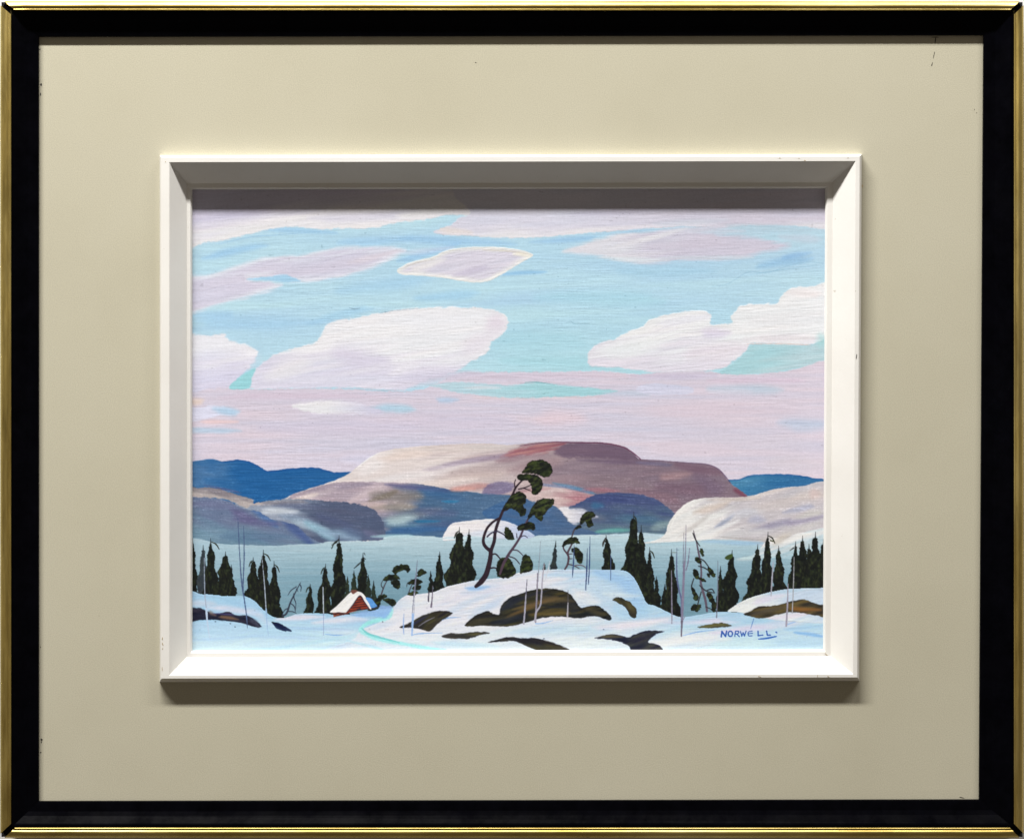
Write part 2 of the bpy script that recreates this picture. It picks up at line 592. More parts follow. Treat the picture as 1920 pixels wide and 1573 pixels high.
# ---- high cloud bands
c = part("painted_cloud")
lay([(345, 460), (380, 455), (420, 449), (470, 438), (520, 427), (555, 424), (580, 428), (605, 430), (640, 428), (700, 427), (750, 417), (800, 411), (840, 403), (884, 399), (890, 338), (345, 338)],
    cloudc((212, 206, 224), (236, 232, 234), 400, 440, 0.16, 400), c, soft=4, rag=2.4, ang=-8, streak=4.5, relief=.3, ridge=.25)
ell(470, 432, 110, 7, (238, 234, 232), -14, op=.6, clip=[c]); ell(700, 405, 120, 8, (212, 208, 224), -3, op=.6, clip=[c]); ell(440, 400, 70, 9, (206, 200, 220), -8, op=.6, clip=[c])
ell(660, 425, 60, 2.5, (240, 234, 232), -2, op=.7, clip=[c]); ell(800, 398, 60, 6, (240, 236, 232), -9, op=.7, clip=[c])
c = part("painted_cloud")
lay([(812, 435), (828, 428), (845, 422), (862, 408), (882, 399), (900, 338), (1560, 338), (1560, 426), (1500, 425), (1450, 424), (1400, 424), (1350, 428), (1290, 425), (1210, 430), (1150, 434), (1060, 441), (1000, 446), (930, 446), (870, 442), (830, 440)],
    lambda X, Y, sd: mix(mix((219, 216, 228), (208, 202, 215), (X - 1050) / 300), (233, 229, 231), (Y - 425 + 0.02 * (X - 900)) / 22 + .35 * nz(X, Y, 70, 7, -4, 6)), c, soft=3, rag=1.8, ang=-3, streak=4.5, relief=.26, ridge=.2)
ell(850, 433, 34, 6, (236, 224, 218), 6, op=.8, clip=[c]); ell(1190, 395, 120, 7, (210, 204, 222), -4, op=.5, clip=[c]); ell(1290, 418, 70, 6, (205, 212, 224), -3, op=.5, clip=[c])
ell(1440, 429, 90, 6, (186, 208, 220), 2, op=.75); ell(1390, 438, 50, 5, (190, 212, 224), 0, op=.6); ell(1190, 435, 30, 4, (170, 208, 232), -6, op=.9)
c = part("painted_cloud")
lay([(1055, 471), (1090, 457), (1130, 447), (1165, 438), (1230, 435), (1300, 437), (1350, 440), (1420, 449), (1470, 459), (1480, 464), (1440, 471), (1400, 482), (1350, 487), (1280, 488), (1220, 494), (1180, 492), (1140, 485), (1100, 477)],
    lambda X, Y, sd: mix((224, 222, 228), (210, 204, 218), (X - 1150) / 120 + .4 * nz(X, Y, 50, 7, -8, 7)), c, soft=12, rag=4, rs=(30, 4), ang=-4, streak=4.5, relief=.25)
ell(1200, 452, 60, 5, (228, 224, 228), -14, op=.7, clip=[c]); ell(1300, 462, 90, 7, (206, 198, 212), -2, op=.5, clip=[c]); ell(1190, 487, 60, 4, (222, 230, 234), 2, op=.6); ell(1330, 484, 90, 4, (210, 218, 226), 0, op=.6)
ell(1500, 448, 40, 7, (200, 206, 220), 4, op=.5); ell(1290, 433, 70, 7, (214, 210, 222), -6, op=.9); ell(1240, 441, 44, 4, (230, 227, 230), -14, op=.7); ell(1340, 434, 50, 5, (206, 206, 218), 0, op=.6)
# left lavender cloud
c = part("painted_cloud")
lay([(345, 523), (400, 513), (440, 498), (500, 483), (560, 478), (620, 466), (680, 462), (735, 464), (760, 470), (740, 482), (705, 499), (655, 515), (610, 525), (565, 527), (540, 527), (505, 522), (468, 523), (490, 527), (530, 533), (505, 545), (460, 558), (410, 570), (345, 587)],
    lambda X, Y, sd: mix((228, 229, 238), (215, 210, 225), sd / 14 + .5 * nz(X, Y, 50, 5, -12, 8)), c, soft=11, rag=3.5, rs=(24, 4), ang=-11, streak=4.5, relief=.3)
lay([(462, 523), (505, 518), (532, 513), (545, 518), (562, 527), (535, 528), (505, 525)], (172, 212, 236), soft=4, rag=1.5, ang=-8)
ell(470, 535, 46, 6, (216, 208, 224), -6, op=.7, clip=[c]); ell(420, 545, 50, 8, (220, 216, 232), -10, op=.6, clip=[c]); ell(620, 500, 90, 7, (214, 207, 222), -8, op=.6, clip=[c])
ell(700, 482, 50, 5, (226, 214, 220), -14, op=.5, clip=[c]); ell(800, 470, 50, 5, (206, 218, 236), -6, op=.6)
for (x0, y0, x1, y1) in [(480, 492, 620, 485), (380, 545, 470, 533), (600, 492, 700, 475)]:
    stroke([(x0, y0), ((x0 + x1) / 2, (y0 + y1) / 2 - 5), (x1, y1)], (0.4, 0.9, 0.3), (196, 190, 208), op=.6, dry=.4)
# little cream-rimmed cloud
c = part("painted_cloud")
lay([(744, 508), (752, 500), (775, 490), (810, 482), (835, 470), (870, 464), (920, 463), (965, 467), (995, 475), (998, 481), (985, 488), (965, 500), (940, 515), (915, 527), (890, 530), (860, 526), (830, 521), (790, 517), (755, 515)],
    lambda X, Y, sd: mix((238, 236, 231), (219, 214, 226), (sd - 1.5) / 9 + .25 * nz(X, Y, 30, 4, -14, 9)), c, soft=2, rag=.8, ang=-12, streak=5, sl=(30, 2.6), relief=.45, ridge=.6)
ell(885, 508, 34, 6, (204, 196, 214), -14, op=.75, clip=[c]); ell(800, 497, 34, 6, (240, 236, 232), -18, op=.7, clip=[c]); ell(980, 478, 18, 4, (246, 240, 222), 8, op=.8, clip=[c])
stroke([(757, 502), (785, 492), (815, 487)], (.5, 1, .3), (206, 196, 190), op=.6); stroke([(905, 469), (950, 471), (985, 476)], (.4, .9, .4), (214, 202, 180), op=.7)

# ---- pink lower sky
pk = part("painted_evening_sky")


def pinkc(X, Y, sd):
    t = 0.5 + 0.5 * nz(X, Y, 190, 22, 0, 12) + 0.2 * nz(X, Y, 60, 6, 0, 13)
    c_ = mix((211, 206, 221), (220, 207, 218), t)
    lo = np.clip((Y - 800) / 90, 0, 1)[..., None] * np.clip((900 - X) / 300, 0, 1)[..., None]
    c_ = c_ * (1 - .55 * lo) + A3((212, 209, 226)) * .55 * lo
    r = np.clip((X - 1080) / 260, 0, 1)[..., None]
    return c_ * (1 - .45 * r) + A3((219, 206, 216)) * .45 * r


lay([(345, 731), (480, 729), (560, 728), (650, 729), (750, 734), (800, 727), (830, 713), (868, 699), (960, 698), (1050, 697), (1120, 696), (1200, 702), (1240, 698), (1290, 696), (1350, 699), (1420, 702), (1500, 692), (1560, 676), (1560, 960), (345, 960)],
    pinkc, pk, soft=3.5, rag=2, ang=0, streak=4.5, sl=(60, 2.6), relief=.17, hue=.9)
for (x, y, rx, ry, c_, o) in [(560, 742, 150, 7, (220, 200, 214), .6), (1000, 745, 120, 4, (226, 208, 212), .6), (1050, 784, 46, 14, (230, 206, 213), .6), (1340, 770, 140, 12, (222, 204, 214), .5),
                              (640, 800, 150, 14, (210, 203, 222), .6), (860, 790, 120, 16, (208, 201, 220), .5), (1400, 830, 120, 14, (212, 206, 218), .5), (410, 790, 36, 4, (232, 204, 205), .9),
                              (368, 752, 14, 6, (236, 214, 202), .9), (1000, 706, 160, 5, (216, 200, 214), .6), (1260, 706, 80, 5, (206, 196, 216), .6), (1420, 714, 90, 6, (222, 200, 216), .6),
                              (1290, 840, 90, 10, (224, 208, 218), .5), (1200, 862, 70, 8, (218, 208, 222), .5), (430, 850, 60, 14, (224, 206, 214), .4), (700, 860, 60, 10, (214, 212, 232), .5), (1490, 870, 60, 14, (216, 206, 212), .5)]:
    ell(x, y, rx, ry, c_, 0, op=o, clip=[pk], streak=4)
tl = part("painted_sky_gap")
lay([(808, 722), (850, 716), (900, 719), (960, 722), (1000, 717), (1050, 722), (1110, 728), (1158, 733), (1120, 741), (1050, 744), (960, 746), (900, 741), (860, 736), (825, 728)],
    lambda X, Y, sd: mix((186, 214, 224), (170, 214, 220), (X - 900) / 120 + .4 * nz(X, Y, 60, 4, 0, 5)), tl, soft=4, rag=2, streak=5, relief=.3)
stroke([(985, 717), (1010, 717), (1040, 722)], (.4, 1.1, .3), (120, 178, 184), op=.8)
ell(905, 727, 34, 3, (214, 220, 226), 0, op=.8); ell(838, 750, 20, 5, (184, 206, 230), 0, op=.8); ell(735, 765, 42, 7, (182, 212, 230), 0, op=.9); ell(755, 768, 16, 6, (186, 212, 228), 0, op=.7)
ell(1180, 738, 46, 5, (194, 206, 222), 0, op=.6)
c = part("painted_cloud")
lay([(548, 761), (570, 754), (610, 751), (650, 752), (690, 760), (720, 772), (690, 776), (640, 775), (600, 776), (575, 771)], lambda X, Y, sd: mix((236, 234, 236), (212, 208, 226), (X - 610) / 90), c, soft=7, rag=3, streak=5, relief=.3)
c = part("painted_cloud")
lay([(345, 766), (370, 763), (400, 759), (425, 763), (448, 772), (440, 776), (415, 778), (395, 783), (372, 787), (345, 789)], (224, 222, 238), c, soft=4, rag=2, ang=-8, streak=5, relief=.3)
ell(425, 770, 24, 7, (178, 208, 230), 8, op=.85); ell(405, 806, 44, 5, (186, 206, 226), 2, op=.9); ell(372, 807, 20, 5, (192, 208, 226), 2, op=.8)
c = part("painted_cloud")
lay([(1192, 733), (1205, 722), (1235, 720), (1265, 723), (1296, 727), (1297, 738), (1260, 741), (1220, 740)], (212, 212, 230), c, soft=4, rag=1.6, streak=6, relief=.4)
ell(1400, 731, 72, 8, (196, 208, 222), 1, op=.85, streak=6); ell(1370, 734, 40, 5, (218, 214, 226), 0, op=.6)
ell(1505, 797, 44, 11, (195, 204, 222), 3, op=.85, streak=5)

# ---- big clouds
c = part("painted_cloud")
lay([(469, 727), (470, 710), (480, 690), (500, 675), (520, 661), (545, 655), (575, 646), (590, 643), (601, 628), (612, 610), (625, 601), (660, 597), (700, 589), (740, 582), (800, 577), (870, 576), (920, 580), (945, 590), (953, 602), (946, 620), (935, 632), (922, 640), (917, 655), (905, 667), (885, 676), (868, 688), (845, 700), (815, 708), (780, 720), (750, 731), (690, 728), (620, 726), (540, 728)],
    lambda X, Y, sd: mix((239, 237, 239), (222, 218, 232), (Y - 640 - .1 * (X - 600)) / 70 + .5 * nz(X, Y, 70, 9, -10, 14)), c, soft=4.5, rag=2.8, rs=(9, 4), ang=-8, streak=4.5, sl=(44, 3), relief=.34, ridge=.4)
for (x, y, rx, ry, a, cc, o) in [(675, 672, 55, 14, 8, (216, 209, 226), .75), (740, 700, 120, 12, -3, (219, 213, 230), .6), (720, 620, 70, 14, -12, (241, 239, 240), .8), (820, 600, 100, 12, -2, (241, 239, 242), .8),
                                 (900, 640, 40, 16, -30, (232, 224, 232), .7), (540, 690, 44, 14, -20, (236, 232, 234), .7), (760, 690, 30, 9, -20, (238, 235, 240), .6), (930, 605, 18, 14, 0, (226, 214, 226), .7), (640, 712, 120, 8, 0, (226, 224, 236), .6)]:
    ell(x, y, rx, ry, cc, a, op=o, clip=[c], streak=4, relief=.25)
ell(800, 712, 70, 9, (214, 208, 224), -8, op=.75, soft=14); ell(860, 703, 50, 6, (212, 204, 220), -4, op=.7); ell(745, 722, 40, 7, (222, 217, 230), -4, op=.7); ell(475, 672, 12, 14, (206, 220, 236), 0, op=.5)
stroke([(712, 587), (740, 582), (790, 578)], (.3, .8, .2), (120, 140, 160), op=.45, dry=.6)
stroke([(640, 727), (700, 731), (748, 733)], (.3, .8, .3), (180, 190, 204), op=.6, dry=.5)
c = part("painted_cloud")
lay([(345, 633), (395, 629), (418, 624), (428, 635), (445, 641), (462, 646), (480, 656), (483, 664), (470, 686), (452, 704), (432, 722), (400, 727), (345, 729)],
    lambda X, Y, sd: mix((238, 236, 240), (218, 214, 232), (Y - 655) / 50 + .35 * nz(X, Y, 50, 8, -6, 15)), c, soft=6, rag=3, rs=(9, 4), ang=-4, streak=4.5, relief=.32, ridge=.3)
lay([(430, 727), (448, 707), (478, 690), (472, 708), (466, 727)], (160, 216, 222), part("painted_sky_gap"), soft=3, rag=1.2, relief=.3)
c = part("painted_cloud")
lay([(1102, 682), (1104, 662), (1120, 646), (1150, 637), (1170, 625), (1205, 613), (1218, 600), (1260, 588), (1300, 583), (1324, 584), (1333, 595), (1331, 608), (1352, 608), (1372, 606), (1370, 596), (1378, 584), (1392, 573), (1430, 570), (1455, 571), (1463, 558), (1483, 541), (1520, 539), (1560, 534), (1560, 628), (1532, 644), (1500, 648), (1440, 645), (1408, 645), (1397, 660), (1372, 680), (1350, 693), (1300, 697), (1230, 698), (1160, 690), (1115, 687)],
    lambda X, Y, sd: mix((238, 237, 237), (227, 221, 230), (Y - 615 - .03 * (X - 1100)) / 60 + .5 * nz(X, Y, 70, 8, -10, 16)), c, soft=3.6, rag=2.4, rs=(9, 4), ang=-7, streak=5, sl=(46, 2.8), relief=.45, ridge=.5)
for (x, y, rx, ry, a, cc, o) in [(1190, 650, 70, 16, -10, (238, 240, 240), .7), (1340, 625, 26, 9, 0, (220, 212, 228), .8), (1480, 600, 70, 14, -4, (234, 231, 232), .6), (1340, 660, 60, 14, -8, (228, 218, 226), .6), (1500, 550, 40, 7, 4, (242, 230, 228), .6), (1470, 635, 70, 7, 0, (232, 222, 224), .6), (1290, 600, 60, 7, -10, (234, 232, 240), .6)]:
    ell(x, y, rx, ry, cc, a, op=o, clip=[c], streak=5, relief=.4)
for k in range(6):
    stroke([(1215 + 4 * k, 620 + 7 * k), (1250 + 8 * k, 602 + 8 * k), (1300 + 9 * k, 592 + 10 * k)], (.3, .8, .2), (212, 208, 218), op=.45, dry=.5)
stroke([(1400, 646), (1460, 646), (1520, 648)], (.5, 1.2, .5), (232, 204, 196), op=.8, dry=.5)
lay([(1348, 699), (1375, 682), (1398, 661), (1410, 648), (1460, 647), (1515, 649), (1535, 643), (1560, 628), (1560, 668), (1532, 680), (1500, 690), (1450, 698), (1400, 702), (1380, 703)],
    lambda X, Y, sd: mix((174, 213, 219), (186, 211, 217), (X - 1400) / 130 + .4 * nz(X, Y, 50, 6, -8, 17)), part("painted_sky_gap"), soft=3, rag=1.6, ang=-8, streak=5, relief=.34)
ell(1540, 640, 10, 12, (168, 216, 216), 0, op=.6)
# creases of an earlier layer of paint
stroke([(1335, 538), (1362, 534), (1388, 518), (1405, 511), (1440, 512), (1475, 500), (1510, 493), (1543, 495)], (.3, .6, .6, .4), (146, 188, 212), op=.6)
stroke([(1395, 518), (1430, 512), (1480, 505), (1530, 498)], (.2, .6, .3), (140, 186, 210), op=.6)
stroke([(410, 457), (470, 444), (510, 441), (600, 434)], (.4, .7, .3), (146, 190, 226), op=.6); stroke([(1062, 606), (1070, 603), (1078, 608), (1105, 607)], (.4, .8, .4), (146, 186, 202), op=.6)
stroke([(655, 577), (664, 579), (675, 578)], (.3, 1, .3), (110, 134, 154), op=.6)

# ---- far hills
h = part("painted_blue_hill")
lay([(345, 867), (362, 864), (380, 861), (400, 860), (412, 863), (420, 864), (445, 861), (465, 864), (482, 871), (495, 879), (506, 882), (540, 878), (580, 876), (598, 877), (615, 882), (632, 885), (668, 885), (650, 900), (600, 912), (560, 935), (470, 945), (345, 940)],
    lambda X, Y, sd: mix(mix((84, 130, 176), (42, 106, 164), (X - 380) / 80 + .4 * nz(X, Y, 24, 9, 10, 21)), (22, 84, 152), np.clip((4.5 - sd) / 4, 0, 1) * np.clip((X - 405) / 20, 0, 1) * .8), h, soft=2, rag=1.0, streak=6, sl=(26, 2.4), relief=.2)
h = part("painted_blue_hill")
lay([(1362, 904), (1385, 899), (1402, 893), (1425, 890), (1470, 890), (1505, 893), (1530, 898), (1560, 904), (1560, 940), (1390, 940)],
    lambda X, Y, sd: mix(mix((86, 146, 184), (60, 120, 168), (X - 1385) / 90 + .3 * nz(X, Y, 24, 9, 0, 22)), (36, 96, 160), np.clip((3.5 - sd) / 3, 0, 1) * .7), h, soft=2, rag=1.0, streak=6, sl=(26, 2.4), relief=.2)
# ---- the great rounded mountain
mt = part("painted_mountain")


def mtc(X, Y, sd):
    u = (X - 870 + 0.6 * (Y - 880)) / 240 + .28 * nz(X, Y, 60, 11, -14, 23)
    c_ = mix((226, 214, 210), (186, 166, 168), u + .35)
    return c_ * (1 - np.clip(u - .25, 0, 1)[..., None]) + A3((147, 128, 140)) * np.clip(u - .25, 0, 1)[..., None]


lay([(500, 960), (535, 933), (575, 917), (610, 906), (640, 895), (660, 883), (680, 867), (700, 854), (715, 847), (740, 841), (770, 838), (810, 835), (860, 832), (910, 831), (950, 834), (980, 832), (1010, 829), (1045, 828), (1090, 829), (1130, 830), (1165, 836), (1182, 845), (1194, 857), (1202, 861), (1240, 864), (1290, 868), (1325, 871), (1345, 879), (1357, 890), (1366, 902), (1380, 914), (1402, 930), (1410, 945), (1300, 1010), (560, 1010)],
    mtc, mt, soft=2, rag=.9, ang=-6, streak=5, sl=(34, 2.6), relief=.2)
for (x, y, rx, ry, a, cc, o) in [(700, 868, 36, 14, -34, (236, 228, 226), .9), (760, 852, 50, 9, -8, (230, 212, 202), .7), (850, 842, 70, 6, 0, (222, 208, 202), .8), (920, 838, 46, 5, 0, (212, 202, 198), .7), (800, 886, 90, 10, -12, (226, 216, 216), .8), (740, 897, 80, 6, -8, (232, 224, 222), .8),
                                 (910, 860, 70, 5, -8, (158, 138, 160), .7), (850, 870, 60, 4, -12, (186, 172, 186), .6), (975, 858, 50, 5, -8, (160, 130, 140), .6), (880, 895, 70, 12, -8, (205, 186, 180), .7), (905, 880, 60, 8, -5, (190, 172, 172), .6), (830, 905, 60, 6, -8, (230, 216, 210), .8)]:
    ell(x, y, rx, ry, cc, a, op=o, clip=[mt], streak=5)
lay([(1040, 846), (1060, 832), (1090, 830), (1130, 831), (1163, 837), (1184, 848), (1198, 862), (1150, 862), (1100, 858), (1060, 858)], (122, 101, 121), soft=9, rag=3, op=.85, clip=[mt], streak=5)
lay([(940, 858), (960, 846), (985, 838), (1010, 833), (1045, 829), (1062, 830), (1045, 840), (1010, 850), (975, 853)], lambda X, Y, sd: mix((196, 128, 124), (158, 88, 102), .5 + .7 * nz(X, Y, 30, 4, -10, 24)), soft=9, rag=4, rs=(16, 3), ang=-12, op=.7, clip=[mt], streak=8)
stroke([(975, 836), (1010, 831), (1045, 829), (1090, 830), (1130, 831), (1163, 837), (1184, 847), (1202, 862)], (.5, 1.0, 1.1, .9), (112, 62, 92), op=.85)
for (x, y, rx, ry, a, cc, o) in [(1085, 880, 90, 14, 0, (148, 131, 143), .7), (1010, 872, 50, 10, -10, (170, 145, 150), .7), (1160, 866, 70, 4, 2, (116, 98, 122), .6), (1230, 870, 34, 4, 4, (130, 122, 146), .8), (1310, 880, 46, 9, 10, (136, 108, 124), .8),
                                 (1265, 893, 30, 7, -8, (178, 145, 148), .75), (1330, 910, 30, 14, 30, (128, 110, 132), .7), (1280, 918, 50, 12, 6, (134, 108, 124), .7), (1150, 905, 70, 11, 4, (152, 134, 142), .7), (1390, 926, 18, 4, 34, (136, 80, 98), .8), (1060, 900, 50, 7, -4, (164, 142, 150), .7), (1230, 930, 50, 8, 14, (150, 120, 132), .7), (990, 905, 30, 8, -14, (206, 186, 184), .8)]:
    ell(x, y, rx, ry, cc, a, op=o, clip=[mt], streak=5)
stroke([(1205, 862), (1290, 868), (1325, 871), (1346, 879), (1360, 893), (1370, 906)], (.4, .8, 1.0, .8), (104, 80, 110), op=.7)
stroke([(668, 878), (690, 860), (712, 848)], (.5, 1.3, .5), (242, 240, 240), op=.8)
# ---- middle hills
hp = part("painted_violet_hill")
lay([(540, 935), (580, 917), (615, 907), (650, 903), (700, 903), (740, 904), (775, 906), (810, 911), (840, 917), (870, 920), (900, 924), (950, 928), (1000, 934), (1040, 946), (1060, 966), (1080, 985), (1118, 1004), (700, 1010), (540, 1000)],
    lambda X, Y, sd: mix((180, 164, 174), (90, 120, 152), (X - 730 + .9 * (Y - 930)) / 70 + .35 * nz(X, Y, 40, 9, 10, 25)), hp, soft=2.2, rag=1.4, ang=6, streak=6, sl=(28, 2.8), relief=.2)
for (x, y, rx, ry, a, cc, o) in [(640, 912, 60, 5, -6, (162, 150, 166), .8), (690, 925, 40, 9, -24, (208, 190, 194), .85), (600, 925, 34, 6, -18, (196, 180, 186), .8), (570, 932, 30, 4, -14, (226, 210, 204), .9), (790, 915, 60, 5, 6, (96, 100, 146), .7), (830, 928, 46, 9, 12, (74, 116, 160), .7),
                                 (745, 930, 50, 10, 2, (150, 142, 138), .9), (720, 930, 30, 5, -20, (140, 130, 118), .8), (740, 950, 44, 8, 0, (172, 158, 146), .8), (775, 965, 50, 8, -10, (142, 142, 150), .7), (700, 945, 24, 5, 0, (212, 190, 186), .7), (790, 985, 40, 5, -4, (120, 160, 180), .6),
                                 (750, 975, 28, 9, -10, (176, 200, 204), .85), (820, 960, 40, 8, 6, (100, 112, 146), .7), (900, 945, 60, 11, 4, (92, 124, 158), .7), (850, 985, 70, 9, 0, (84, 104, 144), .7), (780, 993, 60, 6, -3, (68, 112, 160), .9), (800, 977, 24, 2.5, 0, (52, 126, 170), .8),
                                 (845, 940, 16, 2.5, 0, (60, 140, 186), .8), (930, 965, 60, 8, 0, (104, 132, 164), .6)]:
    ell(x, y, rx, ry, cc, a, op=o, clip=[hp], streak=6)
ell(885, 913, 40, 5.5, (204, 150, 144), -5, op=.75, streak=9); ell(868, 917, 22, 4, (222, 162, 150), -4, op=.6)
lay([(905, 924), (915, 908), (940, 903), (965, 908), (955, 922), (930, 927)], (132, 122, 156), soft=5, rag=2, op=.8)
pr = part("painted_pink_slope")
lay([(960, 930), (985, 922), (1010, 914), (1040, 912), (1080, 918), (1112, 926), (1130, 930), (1110, 942), (1080, 950), (1050, 956), (1030, 950), (1000, 940)],
    lambda X, Y, sd: mix((206, 184, 182), (184, 142, 150), (X - 1040) / 60 + .5 * nz(X, Y, 30, 5, 8, 26)), pr, soft=5, rag=2.4, ang=6, streak=8, relief=.2)
ell(1080, 916, 40, 3.5, (104, 150, 184), 14, op=.9); ell(1040, 911, 40, 2.5, (130, 146, 180), 6, op=.7); ell(1125, 919, 34, 4, (182, 122, 134), 2, op=.6); ell(1000, 919, 30, 3.5, (192, 146, 148), -6, op=.6); ell(1090, 936, 34, 5, (184, 124, 134), 0, op=.5); ell(1040, 940, 30, 6, (214, 190, 184), 0, op=.7); ell(1085, 951, 30, 4, (150, 146, 160), -4, op=.6)
hb = part("painted_blue_hill")
lay([(1070, 950), (1095, 938), (1113, 929), (1135, 925), (1160, 924), (1190, 926), (1215, 931), (1235, 939), (1252, 951), (1268, 966), (1285, 990), (1270, 1006), (1090, 1004), (1075, 985), (1050, 960)],
    lambda X, Y, sd: mix((82, 96, 148), (108, 130, 160), (Y - 945) / 45 + .35 * nz(X, Y, 30, 6, 8, 27)), hb, soft=2.4, rag=1.6, ang=6, streak=6, sl=(24, 2.6), relief=.2)
ell(1090, 968, 44, 9, (128, 134, 160), 8, op=.6, clip=[hb]); ell(1150, 936, 44, 6, (70, 80, 140), 4, op=.5, clip=[hb]); ell(1200, 974, 46, 8, (84, 124, 164), 4, op=.6, clip=[hb]); ell(1120, 948, 12, 6, (70, 140, 190), 0, op=.5, clip=[hb]); ell(1100, 990, 60, 5, (110, 132, 164), 0, op=.5)
ell(1245, 984, 26, 7, (156, 176, 190), -16, op=.7, streak=8)
sn = part("painted_snow_patch")
lay([(1050, 952), (1070, 953), (1095, 955), (1108, 962), (1122, 970), (1100, 973), (1090, 980), (1072, 982), (1062, 970)], lambda X, Y, sd: mix((232, 228, 230), (178, 180, 196), (X - 1065) / 45), sn, soft=5, rag=2.5, rs=(10, 3), streak=6)
hs = part("painted_slate_hill")
lay([(905, 960), (950, 938), (985, 934), (1000, 944), (1020, 946), (1040, 949), (1053, 960), (1066, 978), (1090, 990), (1118, 998), (1120, 1004), (1000, 1006), (960, 990), (930, 978)],
    lambda X, Y, sd: mix((76, 114, 158), (92, 117, 151), (X - 950) / 100 + .4 * nz(X, Y, 26, 7, 10, 28)), hs, soft=2.4, rag=1, streak=5, sl=(24, 2.4), relief=.18)
# ---- left hills
hg = part("painted_grey_hill")
lay([(440, 946), (480, 942), (530, 935), (575, 936), (620, 939), (655, 942), (685, 948), (703, 957), (714, 970), (720, 985), (723, 1006), (712, 1013), (650, 1014), (600, 1018), (560, 1020), (480, 990)],
    lambda X, Y, sd: mix((152, 162, 180), (96, 106, 132), (X - 545 + .3 * (Y - 960)) / 60 + .4 * nz(X, Y, 30, 7, 12, 29)), hg, soft=2.6, rag=2.2, rs=(6, 4), ang=8, streak=6, sl=(20, 2.6), relief=.2)
for (x, y, rx, ry, a, cc, o) in [(520, 942, 60, 4.5, -2, (150, 142, 148), .7), (455, 938, 34, 5, 10, (206, 188, 178), .9), (522, 957, 34, 7, 0, (198, 204, 212), .95), (560, 972, 40, 5, 12, (140, 160, 184), .6), (580, 985, 36, 7, 16, (172, 190, 204), .9), (602, 995, 34, 8, 30, (150, 188, 206), .95), (640, 1002, 40, 9, 10, (148, 176, 200), .85), (668, 998, 30, 9, 20, (104, 120, 152), .6), (660, 962, 50, 10, 8, (94, 102, 128), .7), (560, 948, 50, 5, 2, (112, 120, 148), .6), (625, 975, 34, 7, 16, (96, 104, 136), .7), (700, 1003, 20, 6, 20, (124, 126, 158), .6)]:
    ell(x, y, rx, ry, cc, a, op=o, clip=[hg], streak=7)
hl = part("painted_slate_hill")
lay([(345, 926), (380, 930), (415, 934), (436, 942), (458, 953), (485, 958), (505, 970), (530, 977), (552, 982), (568, 995), (585, 1009), (603, 1019), (580, 1022), (520, 1023), (450, 1023), (400, 1019), (345, 1016)],
    lambda X, Y, sd: mix((122, 136, 164), (118, 148, 168), (Y - 955 - .22 * (X - 350)) / 50 + .35 * nz(X, Y, 36, 8, 18, 30)), hl, soft=2.2, rag=1.6, rs=(6, 3), ang=14, streak=5, sl=(22, 2.6), relief=.2)
for (x, y, rx, ry, a, cc, o) in [(495, 968, 34, 6, 34, (88, 124, 176), .8), (455, 965, 26, 8, 24, (116, 112, 150), .8), (480, 978, 44, 6, 6, (112, 108, 148), .6), (560, 998, 36, 8, 40, (76, 98, 154), .7), (395, 945, 50, 8, 4, (126, 130, 162), .6), (390, 1000, 60, 14, 0, (128, 160, 180), .6), (480, 1005, 70, 10, 0, (104, 134, 164), .5)]:
    ell(x, y, rx, ry, cc, a, op=o, clip=[hl], streak=5)
lay([(345, 911), (375, 913), (405, 914), (430, 921), (455, 930), (475, 936), (470, 946), (462, 952), (445, 944), (425, 936), (395, 932), (345, 928)],
    lambda X, Y, sd: mix((148, 140, 146), (190, 178, 174), (Y - 918 - .2 * (X - 400)) / 14 + .4 * nz(X, Y, 20, 4, 12, 31)), hl, soft=3, rag=2, ang=12, streak=6)
ell(420, 916, 34, 2, (120, 104, 140), 12, op=.5)
# ---- lake
lk = part("painted_lake")


def lakec(X, Y, sd):
    t = np.clip((Y - 1006) / 75, 0, 1) ** .75
    c_ = mix((196, 226, 231), (138, 180, 194), t + .06 * nz(X, Y, 70, 5, 0, 32))
    lo = np.clip((Y - 1075) / 50, 0, 1)[..., None]
    c_ = c_ * (1 - lo) + A3((126, 168, 182)) * lo
    lf = np.clip((620 - X) / 200, 0, 1)[..., None] * .45
    return c_ * (1 - lf) + A3((164, 200, 214)) * lf


lay([(345, 1019), (420, 1019), (500, 1022), (560, 1020), (600, 1018), (620, 1014), (660, 1014), (712, 1013), (724, 1006), (760, 1003), (835, 1007), (900, 1008), (960, 1006), (1010, 1004), (1110, 1003), (1200, 1000), (1260, 1004), (1330, 1012), (1560, 1020), (1560, 1170), (345, 1170)],
    lakec, lk, soft=2.2, rag=1.5, rs=(10, 2), streak=4.5, sl=(44, 2.3), relief=.17)
ell(1150, 995, 34, 4, (120, 196, 200), -3, op=.75, streak=6); ell(1200, 1003, 60, 3, (176, 210, 222), 0, op=.6); ell(740, 1005, 40, 3.5, (180, 220, 226), 0, op=.8)
